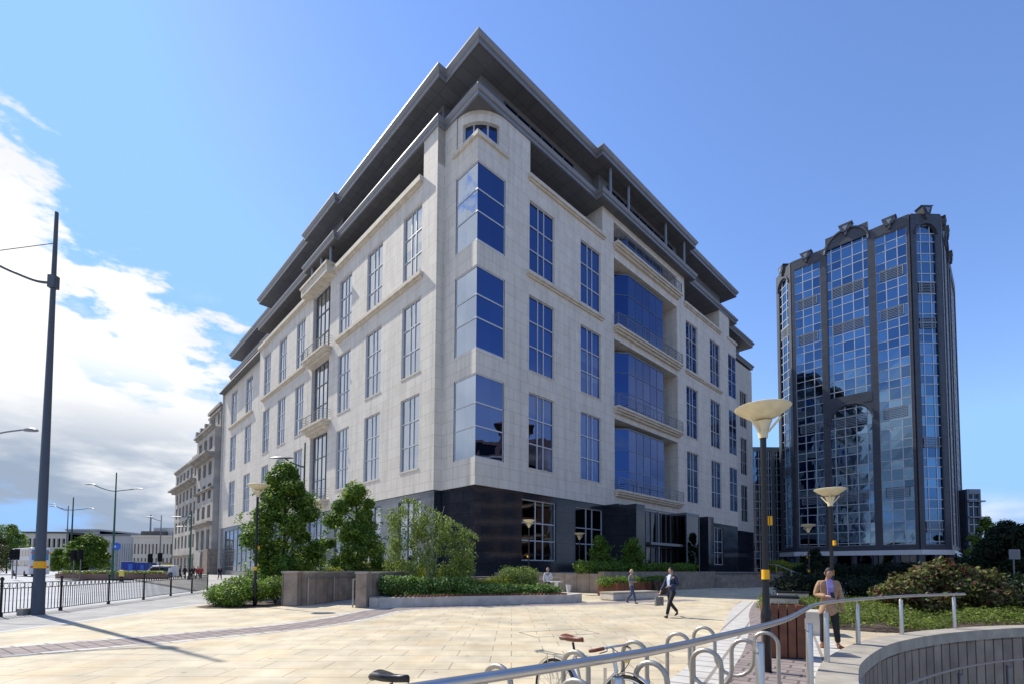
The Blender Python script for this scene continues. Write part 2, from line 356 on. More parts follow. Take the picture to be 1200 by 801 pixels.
sheet('road',[[(-17.2,-9)]+[(x-.02,y) for x,y in OUT]+[(-126.2,142),(-300,142),(-300,-9)]],-.155,M['asphalt'])
CURB=[(-12.9,-8),(-12.98,12.21),(-13.05,14.2),(-13.4,17.2),(-13.8,20.2),(-13.9,21.6)]
sheet('plaza_paving',[CURB+[(-10.5,21.9),(-6,21.5),(-6,30),(3,40),(26,46),(60,46),(60,15),(15.2,15),(14.6,13.75),(12.5,13.4),(9.9,12.1),(7.3,10.2),(5.4,8.3),(4.3,6.9),(3.6,5.5),(3.3,3),(3.3,-8)]],.004,M['slab'])
def strip(name,pts,w,m,z):       # a band of constant width along a plan polyline (w may be a pair of offsets)
    a,b=w;v=[Vector((x,y,0)) for x,y in pts];n=len(v);Lp=[];Rp=[]
    for i in range(n):
        d=(v[min(i+1,n-1)]-v[max(i-1,0)]).normalized();q=Vector((-d.y,d.x,0))
        Lp.append(v[i]+q*a);Rp.append(v[i]+q*b)
    mb=MB()
    mb.add([(p.x,p.y,z) for p in Lp+Rp],[(i,i+1,n+i+1,n+i) for i in range(n-1)])
    return tag(mb.build(name,m),kind='structure')
def smooth_poly(pts,k=4):
    out=[];P_=[Vector((*p,0)[:3]) if len(p)==2 else Vector(p) for p in pts];n=len(P_)
    for i in range(n-1):
        p0,p1,p2,p3=P_[max(i-1,0)],P_[i],P_[i+1],P_[min(i+2,n-1)]
        for j in range(k):
            t=j/k;out.append(.5*((2*p1)+(-p0+p2)*t+(2*p0-5*p1+4*p2-p3)*t*t+(-p0+3*p1-3*p2+p3)*t**3))
    out.append(P_[-1]);return out
def s2(pts,k=4):return [(p.x,p.y) for p in smooth_poly(pts,k)]
strip('kerb_line',CURB,(-.16,.16),M['kerb'],.008)
CU=s2([(-12.5,6.9),(-11.4,8.4),(-10.45,9.85),(-9.39,10.8),(-8.5,11.7),(-7.7,12.9),(-6.7,15.0),(-6.05,17.3),(-5.2,19.2),(-3.6,20.7),(-1.2,21.6),(1.2,22.3),(3.4,23.2),(6.5,24.6),(9.5,25.6),(12.4,25.4)])
CU=s2([(-12.4,6.4),(-10.0,9.4),(-8.8,10.6),(-7.4,12.2),(-6.1,13.9),(-5.4,16.2),(-5.0,19.0),(-3.6,20.5),(-1.5,21.3),(1.0,22.2),(3.6,23.2),(6.6,24.9),(10.,26.4)])
strip('block_paving_band',CU,(-.62,.62),M['pink'],.008)
strip('sett_edge',CU,(.62,.86),M['setts'],.0085);strip('sett_edge',CU,(-.86,-.62),M['setts'],.0085)
CR=s2([(12.6,25.6),(10.6,22.0),(8.7,18.4),(7.1,15.1),(5.7,12.4),(4.55,10.25),(3.4,8.3),(2.3,6.6),(1.1,5.1),(-.6,3.4),(-2,2)])
strip('sett_path',CR,(-.35,.35),M['setts'],.008)
strip('block_paving_band',CR,(.35,1.5),M['pink'],.0082)
strip('sett_path',CR,(1.5,2.15),M['setts'],.0084)
for i,(px,py,w_,h_) in enumerate(((655,741,1.9,1.0),)):
    x,y=g(px,py);m_=MB();t_=.03
    for a0,a1,b0,b1 in ((-w_/2,w_/2,-h_/2,-h_/2+t_),(-w_/2,w_/2,h_/2-t_,h_/2),(-w_/2,-w_/2+t_,-h_/2+t_,h_/2-t_),(w_/2-t_,w_/2,-h_/2+t_,h_/2-t_)):m_.box(a0,a1,b0,b1,.002,.0075)
    o=m_.build('access_cover',M['framed'],loc=(x,y,0));o.rotation_euler=(0,0,R(24));tag(o,('large rectangular access cover frame set in the slabs left of centre-right','small rectangular cover frame beside the pink band on the left','small square cover frame in the slabs near the black saddle')[i],'access cover')
for i in range(14):
    x0=-21.5-1.1*i*.0;y0=8+i*5;m_=MB();m_.box(-.07,.07,-1.1,1.1,-.1515,-.1505);o=m_.build('lane_marking',M['white'],loc=(-22.5-i*1.4,y0,0));o.rotation_euler=(0,0,R(16));tag(o,kind='structure')
# well: retaining wall, coping, floor
wall_in=s2([p for p in WELL[1:12]],5)
mb=MB()
n=len(wall_in);acc=0;us=[0]
for i in range(1,n):acc+=math.dist(wall_in[i],wall_in[i-1]);us.append(acc)
wv=MB();wv.add([(x,y,0.0) for x,y in wall_in]+[(x,y,-3.4) for x,y in wall_in],[(i,i+1,n+i+1,n+i) for i in range(n-1)])
wo=wv.build('retaining_wall',M['wellw'],smooth=True)
uvd=wo.data.uv_layers[0].data
for p in wo.data.polygons:
    for li in p.loop_indices:
        vi=wo.data.loops[li].vertex_index;uvd[li].uv=(us[vi%n],wo.data.vertices[vi].co.z+3)
tag(wo,'curved retaining wall of narrow grey concrete panels lining the sunken stairwell','wall')
c=MB();segs=[]
cp=[Vector((x,y,0)) for x,y in wall_in]
for i in range(n):
    d=(cp[min(i+1,n-1)]-cp[max(i-1,0)]).normalized();q=Vector((-d.y,d.x,0));segs.append((cp[i]-q*.04,cp[i]+q*.48))
for i in range(n-1):
    a0,a1=segs[i];b0,b1=segs[i+1]
    t0=.0 if i%4 else .012
    a0_=a0+(b0-a0)*t0;a1_=a1+(b1-a1)*t0
    z=.13
    c.add([(*a0_.xy,z),(*a1_.xy,z),(*b1.xy,z),(*b0.xy,z),(*a0_.xy,-.12),(*a1_.xy,.0),(*b1.xy,.0),(*b0.xy,-.12)],[(0,1,2,3),(0,3,7,4),(1,5,6,2),(0,4,5,1),(3,2,6,7)])
tag(c.build('coping',M['coping'],wo))
sheet('stairwell_floor',[WELL],-3.4,M['pave'])

# ================================================================ MAIN BUILDING  (local frame: x along right facade, y along left facade)
aR=math.atan2(585,560);k=39/34.
cx,cy=at(556,600,39.).xy
BROT=math.pi/2-aR
def zt(z):return EYE+(z-EYE)*k
def X(p):return (p[0]*k,p[1]*k,zt(p[2]))
def bmb():return MB(X)
def bw(u,v):   # building plan point -> world
    c_,s_=math.cos(BROT),math.sin(BROT);return (cx+(u*c_-v*s_)*k,cy+(u*s_+v*c_)*k)
def broot(name,label,cat):return empty(name,(cx,cy,0),BROT,label,cat)
B=broot('office_building','large pale limestone office block with deep grey overhanging cornices and dark granite base','office building')
def pt(ax,c0,a,z,dep):return (a,c0+dep,z) if ax=='R' else (c0+dep,a,z)
def wall(mb,ax,c0,a0,a1,z0,z1,holes,dep=.35,mi=0):
    As=sorted({a0,a1}|{h[i] for h in holes for i in (0,1)});Zs=sorted({z0,z1}|{h[i] for h in holes for i in (2,3)})
    As=[a for a in As if a0<=a<=a1];Zs=[z for z in Zs if z0<=z<=z1]
    for i in range(len(As)-1):
        run=None
        for j in range(len(Zs)):
            solid=False
            if j<len(Zs)-1:
                am=(As[i]+As[i+1])/2;zm=(Zs[j]+Zs[j+1])/2
                solid=not any(h[0]<am<h[1] and h[2]<zm<h[3] for h in holes)
            if solid and run is None:run=Zs[j]
            if not solid and run is not None:
                mb.quad(pt(ax,c0,As[i],run,0),pt(ax,c0,As[i+1],run,0),pt(ax,c0,As[i+1],Zs[j],0),pt(ax,c0,As[i],Zs[j],0),mi);run=None
    for h in holes:
        d=h[4] if len(h)>4 else dep
        b0,b1,y0,y1=h[:4]
        mb.quad(pt(ax,c0,b0,y0,0),pt(ax,c0,b0,y0,d),pt(ax,c0,b0,y1,d),pt(ax,c0,b0,y1,0),mi)
        mb.quad(pt(ax,c0,b1,y0,0),pt(ax,c0,b1,y1,0),pt(ax,c0,b1,y1,d),pt(ax,c0,b1,y0,d),mi)
        mb.quad(pt(ax,c0,b0,y0,0),pt(ax,c0,b1,y0,0),pt(ax,c0,b1,y0,d),pt(ax,c0,b0,y0,d),mi)
        mb.quad(pt(ax,c0,b0,y1,0),pt(ax,c0,b0,y1,d),pt(ax,c0,b1,y1,d),pt(ax,c0,b1,y1,0),mi)
def lbox(mb,ax,c0,a0,a1,z0,z1,d0,d1,mi=0):
    p=pt(ax,c0,a0,z0,d0);q=pt(ax,c0,a1,z1,d1)
    mb.box(min(p[0],q[0]),max(p[0],q[0]),min(p[1],q[1]),max(p[1],q[1]),min(p[2],q[2]),max(p[2],q[2]),mi)
def lightq(mb,ax,c0,a0,a1,z0,z1,d,j=.006,mi=0):
    e=lambda:random.uniform(-j,j)
    mb.quad(pt(ax,c0,a0,z0,d+e()),pt(ax,c0,a1,z0,d+e()),pt(ax,c0,a1,z1,d+e()),pt(ax,c0,a0,z1,d+e()),mi)
def window(par,ax,c0,a0,a1,z0,z1,cols=(0,.37,.60,1),rows=(0,.33,.66,1),dep=.2,g=None,fm=None,bw_=.085,name='window',wob=.006):
    f=bmb();p=bmb();A=[a0+(a1-a0)*c for c in cols];Z=[z0+(z1-z0)*r for r in rows]
    h=bw_/2
    for a in A:
        aa=min(max(a,a0+h),a1-h);lbox(f,ax,c0,aa-h,aa+h,z0,z1,dep-.07,dep+.03)
    for z in Z:
        z_=min(max(z,z0+h),z1-h);lbox(f,ax,c0,a0,a1,z_-h,z_+h,dep-.075,dep+.025)
    o=f.build(name,fm or M['frame'],par)
    bl=random.random()<.45
    for j in range(len(Z)-1):
        drop=random.uniform(.25,.9) if (bl and random.random()<.55) else 0
        for i in range(len(A)-1):
            if drop:
                zm=Z[j+1]-(Z[j+1]-Z[j])*drop
                lightq(p,ax,c0,A[i],A[i+1],zm,Z[j+1],dep,wob*.3,1);lightq(p,ax,c0,A[i],A[i+1],Z[j],zm,dep,wob*.3)
            else:lightq(p,ax,c0,A[i],A[i+1],Z[j],Z[j+1],dep,wob)
    gg=g or M['glass'];p.build('pane',[gg,M['blind_'+('D' if gg is M['glassD'] else 'L' if gg is M['glassL'] else 'B')]],o);return o
ROW=[(9.7,15.85),(17.67,23.85),(25.75,31.8)]
LR=47.9;LL=49.2;ST=7.7;LG=33.8;TOP=36.78
UR=[(5.5,8.6),(12.2,15.3)];UR+=[(LR-b,LR-a) for a,b in UR][::-1]
UL=[(6.3,9.2),(12.8,15.8),(19.1,22.0),(31.5,34.4),(37.8,40.8),(44.2,47.1)]
# ---- right facade
cwl=2.8
holes=[(a,b,z0,z1) for a,b in UR for z0,z1 in ROW]
bayR=(17.5,30.4)
bz=[(9.4,16.4),(17.6,24.3),(25.6,32.5),(34.0,36.1)]
st=bmb()
wall(st,'R',0,cwl,LR-cwl,ST,LG,holes+[(*bayR,a,b,2.2) for a,b in bz[:3]],.32)
lrange=(5.55,15.6);lr2=(LR-15.6,LR-5.55)
wall(st,'R',0,cwl,LR-cwl,LG,TOP,[(*lrange,LG,TOP,3.),(*lr2,LG,TOP,3.),(*bayR,34.0,36.1,2.2)])
# corner bands between corner windows (both ends)
bands=[(ST,ROW[0][0]),(ROW[0][1],ROW[1][0]),(ROW[1][1],ROW[2][0]),(ROW[2][1],LG)]
for z0,z1 in bands:
    st.box(0,cwl,0,2.6,z0,z1);st.box(LR-cwl,LR,0,2.6,z0,z1)
for a in (0,LR):pass
# corner-left face and returns
wall(st,'L',0,2.6,4.15,ST,TOP,[])
st.quad((-.7,4.15,ST),(0,4.15,ST),(0,4.15,TOP),(-.7,4.15,TOP))
wall(st,'L',LR,2.6,4.3,ST,TOP,[])
# rounded loggia-level corner wall (near and far)
for c0,sg in ((2.8,-1),(LR-2.8,1)):
    n=14
    def q(a,rr=0):return (c0+sg*(2.75-rr)*math.cos(a),2.6-(2.6-rr)*math.sin(a))
    As=[math.pi/2*i/n for i in range(n+1)]
    for i in range(n):
        a,b=As[i],As[i+1];mid=2<=i<=n-3
        for z0,z1 in (((LG,34.15),(35.85,TOP)) if mid else ((LG,TOP),)):
            st.quad((*q(a),z0),(*q(b),z0),(*q(b),z1),(*q(a),z1))
        if mid:
            st.quad((*q(a),34.15),(*q(b),34.15),(*q(b,.35),34.15),(*q(a,.35),34.15))
            st.quad((*q(a),35.85),(*q(b),35.85),(*q(b,.35),35.85),(*q(a,.35),35.85))
    for a in (As[2],As[n-2]):st.quad((*q(a),34.15),(*q(a,.35),34.15),(*q(a,.35),35.85),(*q(a),35.85))
    f=bmb();p=bmb()
    for i in range(2,n-2):
        p.quad((*q(As[i],.3),34.15),(*q(As[i+1],.3),34.15),(*q(As[i+1],.3),35.85),(*q(As[i],.3),35.85))
    for i in (2,5,9,n-2):
        x,y=q(As[i],.28);f.box(x-.05,x+.05,y-.05,y+.05,34.15,35.85)
    fo=f.build('window',M['frame'],B);p.build('pane',M['glass'],fo)
# wing on the right, far
WV=4.3
wall(st,'R',WV,LR,66,8.1,LG+2.6,[(a,b,z0,z1) for a,b in ((53.5,56.5),(60.6,63.6)) for z0,z1 in ROW],.32)
st.quad((66,WV,8.1),(66,30,8.1),(66,30,LG+2.6),(66,WV,LG+2.6))
# ---- left facade (plane u=-.7)
lb=(24.4,29.2)
wall(st,'L',-.7,4.15,LL,ST,LG,[(a,b,z0,z1) for a,b in UL for z0,z1 in ROW]+[(*lb,8.9,16.5,1.6),(*lb,17.6,24.6,1.6),(*lb,25.6,33.0,1.6)],.32)
st.box(-.7,0,4.15,6.15,LG,TOP)
st.quad((-.7,LL,ST),(.3,LL,ST),(.3,LL,LG),(-.7,LL,LG))
# left wing
wall(st,'L',.3,LL,73.9,8.6,34.7,[(a,b,z0+(.7),z1+.7) for a,b in ((56.4,60.0),(65.2,69.0)) for z0,z1 in ROW],.32)
st.quad((.3,73.9,8.6),(9,73.9,8.6),(9,73.9,34.7),(.3,73.9,34.7))
# rear closures (never seen from the front, keep the light out)
st.quad((0,74,0),(66,74,0),(66,74,LG),(0,74,LG));st.quad((66,30,0),(66,74,0),(66,74,LG),(66,30,LG))
st.build('wall',M['stone'],B)
# small corner joint strips
# ---- corner windows
for side in (0,1):
    x0,x1=(0.05,cwl) if not side else (LR-cwl,LR-.05)
    for z0,z1 in ROW:
        f=bmb();p=bmb();p2=bmb();rows=[z0,z0+(z1-z0)*.37,z0+(z1-z0)*.65,z1]
        if side==0:
            ux,vy=.08,.08
            for z in rows:
                z_=min(max(z,z0+.05),z1-.05);f.box(ux-.03,cwl,vy-.03,vy+.05,z_-.05,z_+.05);f.box(ux-.03,ux+.05,vy+.05,2.6,z_-.05,z_+.05)
            f.box(cwl-.08,cwl,.05,.13,z0,z1);f.box(.05,.13,2.52,2.6,z0,z1)
            for j in range(3):
                for a,b in ((0,.5),(.5,1)):
                    lightq(p,'R',0,ux+(cwl-ux)*a,ux+(cwl-ux)*b,rows[j],rows[j+1],vy+.01,.004)
                    lightq(p2,'L',0,vy+(2.6-vy)*a,vy+(2.6-vy)*b,rows[j],rows[j+1],ux+.01,.004)
        else:
            for z in rows:
                z_=min(max(z,z0+.05),z1-.05);f.box(x0,LR-.05,.05,.13,z_-.05,z_+.05)
            f.box(x0,x0+.08,.05,.13,z0,z1);f.box(x0+1.3,x0+1.38,.05,.13,z0,z1);f.box(LR-.13,LR-.05,.05,.13,z0,z1)
            for j in range(3):
                lightq(p,'R',0,x0,x1,rows[j],rows[j+1],.1);lightq(p,'L',LR-.16,.1,2.6,rows[j],rows[j+1],.06)
        fo=f.build('window',M['frame'],B);p.build('pane',M['glass'],fo)
        if p2.v:p2.build('pane',M['glassC'],fo)
# ---- ordinary windows
for a,b in UR:
    for z0,z1 in ROW:window(B,'R',0,a,b,z0,z1)
for a,b in UL:
    for z0,z1 in ROW:window(B,'L',-.7,a,b,z0,z1,g=M['glassL'])
for a,b in ((56.4,60.0),(65.2,69.0)):
    for z0,z1 in ROW:window(B,'L',.3,a,b,z0+.7,z1+.7,g=M['glassL'])
for a,b in ((53.5,56.5),(60.6,63.6)):
    for z0,z1 in ROW:window(B,'R',WV,a,b,z0,z1,g=M['glassD'])
# ---- sills
def sill(ax,c0,a0,a1,z,pr=.28,th=.3):
    s_=bmb();lbox(s_,ax,c0,a0,a1,z-th,z,-pr,-.002);lbox(s_,ax,c0,a0+.1,a1-.1,z-th-.16,z-th-.003,-pr*.55,-.003)
    s_.build('sill',M['stone2'],B)
sill('R',0,5.2,15.6,25.7);sill('R',0,LR-15.6,LR-5.2,25.7)
sill('R',0,5.3,15.85,LG+.02,.3);sill('R',0,LR-15.85,LR-5.3,LG+.02,.3)
sill('L',-.7,6.0,22.3,25.7,.35);sill('L',-.7,31.2,47.4,25.7,.35)
sill('L',-.7,6.2,23.2,LG+.05,.35,.45);sill('L',-.7,30.9,LL+.1,LG+.05,.35,.45)
sill('L',.3,LL+.2,74.1,34.75,.35,.4);sill('L',.3,55.9,69.6,26.4,.35)
for a,b in UL:
    for z in (9.7,17.67):s_=bmb();lbox(s_,'L',-.7,a-.05,b+.05,z-.12,z,-.05,-.004);s_.build('sill',M['stone2'],B)
for a,b in UR:
    for z in (9.7,17.67):s_=bmb();lbox(s_,'R',0,a-.05,b+.05,z-.1,z,-.04,-.004);s_.build('sill',M['stone2'],B)
# pointed ledge of the rounded corner
s_=bmb();s_.prism([(-.16,-.16),(3.05,-.16),(3.05,.1),(.1,3.0),(-.16,3.0)],LG-.15,LG+.18)
s_.build('ledge',M['stone2'],B);s_=bmb();s_.prism([(LR+.16,-.16),(LR+.16,3.0),(LR-.1,3.0),(LR-3.05,.1),(LR-3.05,-.16)],LG-.15,LG+.18)
s_.build('ledge',M['stone2'],B)
# ---- dark granite base
gr=bmb()
GW=[(4.9,9.0),(11.6,15.7)];GW2=[(LR-a1,LR-a0) for a0,a1 in GW][::-1]
wall(gr,'R',.12,0.1,17.4,-.2,ST,[(a,b,2.3,7.2) for a,b in GW],.3)
wall(gr,'R',.12,30.5,LR,-.2,ST,[(a,b,2.3,7.2) for a,b in GW2],.3)
wall(gr,'L',.1,0.12,4.15,-.2,ST,[])
gr.quad((-.6,4.2,-.2),(.1,4.2,-.2),(.1,4.2,ST),(-.6,4.2,ST))
wall(gr,'R',WV+.1,LR,66,-.2,8.1,[])
gr.quad((LR,.12,-.2),(LR,WV,-.2),(LR,WV,ST),(LR,.12,ST))
# entrance piers and recess
gr.box(15.9,17.35,-3.35,.1,-.2,7.55);gr.box(30.6,32.0,-3.35,.1,-.2,7.55)
gr.box(15.9,32.0,-1.5,.1,7.56,7.72)
gr.build('base_cladding',M['granite'],B)
for a,b in GW+GW2:window(B,'R',.12,a,b,2.3,7.2,cols=(0,.41,.63,1),rows=(0,.33,.62,1),g=M['glassD'],dep=.2)
gl=bmb()
wall(gl,'L',-.6,4.2,LL,-.2,ST,[(a-.3,b+.3,1.2,ST-.5) for a,b in UL]+[(24.2,29.4,1.2,7.2)],.25)
wall(gl,'L',.4,LL,73.9,-.2,8.6,[(50.5,71,.9,8.0)],.25)
gl.build('base_cladding',M['greystone'],B)
for a,b in UL+[(24.5,29.1)]:window(B,'L',-.6,a-.3,b+.3,1.2,7.2,g=M['glassL'],fm=M['framed'],dep=.15)
window(B,'L',.4,50.5,71,.9,8.0,cols=[i/8 for i in range(9)],rows=(0,.12,.42,.5,1),g=M['glassL'],fm=M['framed'],dep=.15)
# entrance glazing with doors
en=bmb();ep=bmb()
for i in range(9):
    u=17.4+i;lbox(en,'R',-1.6,u-.05,u+.05,1.3,7.5,-.06,.06)
for z in (1.35,3.9,4.2,7.45):lbox(en,'R',-1.6,17.4,30.6,z-.06,z+.06,-.065,.055)
for i in range(13):
    for z0,z1 in ((1.3,4.0),(4.0,7.5)):lightq(ep,'R',-1.6,17.4+i*1.0,18.4+i*1.0,z0,z1,0.02,.02)
en.box(25.4,28.3,-3.4,-1.6,7.3,7.55);en.box(25.4,25.5,-3.4,-3.3,1.3,7.3);en.box(28.2,28.3,-3.4,-3.3,1.3,7.3);en.box(21.1,21.3,-2.6,-2.4,1.3,7.3)
en.box(19,25.4,-3.0,-1.6,4.0,4.25)
ep.quad((25.45,-3.35,1.3),(28.25,-3.35,1.3),(28.25,-3.35,7.3),(25.45,-3.35,7.3));ep.quad((25.45,-3.35,1.3),(25.45,-1.6,1.3),(25.45,-1.6,7.3),(25.45,-3.35,7.3))
eo=en.build('entrance_frame',M['framed'],B);ep.build('pane',M['glassD'],eo)
# ---- canted bay windows in right recess
for bi,(z0,z1) in enumerate(bz):
    f=bmb();p=bmb();zt_=min(z1-.5,32.0) if bi<3 else 35.9
    ztop=zt_;A=[(18.1,1.95),(20.4,.25),(27.5,.25),(29.8,1.95)]
    nz=(3 if bi<3 else 1)
    for s in range(3):
        (xa,ya),(xb,yb)=A[s],A[s+1];m=5 if s==1 else 1
        for i in range(m):
            for j in range(nz):
                t0,t1=i/m,(i+1)/m;y0=z0+(ztop-z0)*j/nz;y1=z0+(ztop-z0)*(j+1)/nz
                e=lambda:random.uniform(-.004,.004)
                pa=(xa+(xb-xa)*t0,ya+(yb-ya)*t0);pb=(xa+(xb-xa)*t1,ya+(yb-ya)*t1)
                p.quad((pa[0],pa[1]+e(),y0),(pb[0],pb[1]+e(),y0),(pb[0],pb[1]+e(),y1),(pa[0],pa[1]+e(),y1))
            if i:f.box(pa[0]-.02,pa[0]+.02,pa[1]-.03,pa[1]+.01,z0,ztop)
        for j in range(nz+1):
            zz_=z0+(ztop-z0)*j/nz;f.bar((xa,ya-.01,zz_),(xb,yb-.01,zz_),.05,.05)
    f.prism([(18.1,1.95),(20.4,.2),(27.5,.2),(29.8,1.95)],ztop,ztop+.12)
    fo=f.build('bay_window',M['framed'],B);p.build('pane',M['glassB'],fo)
    # soffit / back of the recess
bk=bmb()
for z0,z1 in bz:
    bk.quad((bayR[0],2.2,z0),(bayR[1],2.2,z0),(bayR[1],2.2,z1),(bayR[0],2.2,z1))
for a,b in (lrange,lr2):bk.quad((a,3,LG),(b,3,LG),(b,3,TOP),(a,3,TOP))
bk.quad((2.3,4.15,LG),(2.3,LL,LG),(2.3,LL,TOP),(2.3,4.15,TOP))
bk.quad((-.7,4.15,LG-.3),(2.3,4.15,LG-.3),(2.3,74,LG-.3),(-.7,74,LG-.3))
bk.quad((3.,LL,34.),(3.,74,34.),(3.,74,41),(3.,LL,41))
bk.box(5,66,32,74,LG,TOP)
bk.build('recess_wall',M['soffit'],B)
# loggia glazing strips behind the parapets
for i,(a,b) in enumerate((lrange,lr2)):window(B,'R',3,a+.2,b-.2,LG+.9,TOP-.5,cols=[j/7 for j in range(8)],rows=(0,1),dep=-.06,g=M['glassD'])
window(B,'L',2.3,7,LL-1,LG+.6,TOP-.5,cols=[j/26 for j in range(27)],rows=(0,1),dep=-.06,g=M['glassD'],fm=M['framed'])
# ---- left bay glazing
for z0,z1 in ((8.9,16.5),(17.6,24.6),(25.6,33.0)):
    window(B,'L',-.7,25.4,28.9,z0,z1,cols=(0,.33,.66,1),rows=(0,.33,.66,1),dep=.35,g=M['glassL'],fm=M['framed'],bw_=.06)
    sd_=bmb();sd_.quad((-.35,25.4,z0),(.85,24.5,z0),(.85,24.5,z1),(-.35,25.4,z1));sd_.quad((-.35,28.9,z0),(.85,29.2,z0),(.85,29.2,z1),(-.35,28.9,z1))
    sd_.build('side_pane',M['glassD'],B)
# ---- balconies
def railing(par,ax,c0,a0,a1,z,pr,h=1.15,post=1.6,rails=5):
    r_=bmb();n=max(2,int((a1-a0)/post))
    for i in range(n+1):
        a=a0+(a1-a0)*i/n;r_.bar(pt(ax,c0,a,z,-pr),pt(ax,c0,a,z+h,-pr),.05,.05)
    for j in range(1,rails+1):
        zz_=z+h*j/rails;r_.bar(pt(ax,c0,a0,zz_,-pr),pt(ax,c0,a1,zz_,-pr),.03 if j<rails else .06,.03 if j<rails else .06)
        for a in (a0,a1):r_.bar(pt(ax,c0,a,zz_,-pr),pt(ax,c0,a,zz_,.3),.03,.03)
    return r_.build('railing',M['framed'],par)
for z in (33.95,25.55,17.55,9.35):
    b_=bmb();a0,a1=17.35,30.75
    lbox(b_,'R',0,a0,a1,z-.22,z,-.62,-.003);lbox(b_,'R',0,a0+.08,a1-.08,z-.42,z-.223,-.48,-.004);lbox(b_,'R',0,a0+.18,a1-.18,z-.62,z-.423,-.28,-.005)
    lbox(b_,'R',0,bayR[0]+.01,bayR[1]-.01,z-.02,z+.003,.001,2.1)
    bo=b_.build('balcony',M['stone2'],B);railing(bo,'R',0,a0+.1,a1-.1,z,.5)
for z in (25.5,17.5,8.9):
    b_=bmb();a0,a1=23.6,30.0
    lbox(b_,'L',-.7,a0,a1,z-.22,z,-.95,-.003);lbox(b_,'L',-.7,a0+.15,a1-.15,z-.5,z-.223,-.75,-.004);lbox(b_,'L',-.7,a0+.35,a1-.35,z-.8,z-.503,-.42,-.005)
    bo=b_.build('balcony',M['stone2'],B);railing(bo,'L',-.7,a0+.1,a1-.1,z,.85,1.1,1.4,4)
b_=bmb();a0,a1=23.2,30.6
lbox(b_,'L',-.7,a0,a1,33.2,34.1,-.95,-.003);lbox(b_,'L',-.7,a0-.12,a1+.12,34.1,34.35,-1.08,.4)
b_.build('balcony',M['stone2'],B)
# ---- cornices: stacked outlines with mitred steps
def offs(poly,o):
    n=len(poly);out=[]
    for i in range(n):
        p0,p1,p2=Vector(poly[i-1]),Vector(poly[i]),Vector(poly[(i+1)%n])
        d1=(p1-p0).normalized();d2=(p2-p1).normalized()
        n1_=Vector((d1.y,-d1.x));n2_=Vector((d2.y,-d2.x))
        out.append(p1+(n1_+n2_)*o if abs(n1_.dot(n2_))<.5 else p1+n1_*o)
    return out
FP=[(0,0),(14.6,0),(14.6,-.72),(33.5,-.72),(33.5,0),(LR,0),(LR,WV-.1),(66,WV-.1),(66,74),(1.2,74),(1.2,69.8),(1.2,LL+.9),(-.7,LL+.9),(-.7,31.1),(-1.1,31.1),(-1.1,22.7),(-.7,22.7),(-.7,4.1),(0,4.1)]
FP=[p for p in FP if p!=(1.2,69.8)]
def cornice(name,prof,mats_,mi):
    mb=bmb();rings=[offs(FP,o) for o,z in prof];n=len(FP);vs=[];fs=[]
    for (o,z),rg in zip(prof,rings):vs+=[(p.x,p.y,z) for p in rg]
    for r in range(len(prof)-1):
        fs=[(r*n+i,r*n+(i+1)%n,(r+1)*n+(i+1)%n,(r+1)*n+i) for i in range(n)]
        s=len(mb.v);mb.add([vs[j] for j in range(r*n,(r+2)*n)],[(i,(i+1)%n,n+(i+1)%n,n+i) for i in range(n)],mi[r])
    mb.add(vs[:n],[tuple(range(n))[::-1]],2);mb.add(vs[-n:],[tuple(range(n))],0)
    return mb.build(name,mats_,B)
CM=[M['metal'],M['metalD'],M['soffit']]
cornice('lower_cornice',[(.0,36.74),(.12,36.76),(.12,36.98),(.06,37.02),(.2,37.12),(.3,37.3),(.3,37.4),(.24,37.46)],CM,[0,0,1,0,0,0,0])
cornice('upper_cornice',[(.08,40.72),(.14,40.74),(.14,40.98),(.06,41.02),(.24,41.14),(.38,41.38),(.38,41.5),(.3,41.56)],CM,[0,0,1,0,0,0,0])
# penthouse walls
FPi=offs(FP,-1.55);mb=bmb();n=len(FPi)
mb.add([(p.x,p.y,37.4) for p in FPi]+[(p.x,p.y,40.75) for p in FPi],[(i,(i+1)%n,n+(i+1)%n,n+i) for i in range(n)])
mb.build('penthouse_wall',M['metal'],B)
window(B,'L',1.55,1.9,4.0,38.2,40.0,cols=(0,.5,1),rows=(0,1),dep=-.03,g=M['glassD'])
window(B,'L',.85,5.9,20.5,37.9,40.2,cols=[j/10 for j in range(11)],rows=(0,1),dep=-.03,g=M['glassD'],fm=M['framed'])
window(B,'R',1.55,4,13,38.2,40.2,cols=[j/6 for j in range(7)],rows=(0,1),dep=-.03,g=M['glassD'],fm=M['framed'])
window(B,'R',.83,17.5,31,37.8,40.3,cols=[j/9 for j in range(10)],rows=(0,1),dep=-.03,g=M['glassD'],fm=M['framed'])
# round columns under the upper cornice on the right and the lower cornice on the left
for u in (16.4,19.6,27.2,31.6):
    c_=bmb();c_.lathe([(.16,37.4),(.16,40.74)],(u,-.35,0),12);c_.build('column',M['metal'],B,True)
for v in (24.3,26.9,29.5):
    c_=bmb();c_.lathe([(.18,34.2),(.18,36.76)],(-.75,v,0),12);c_.build('column',M['metal'],B,True)
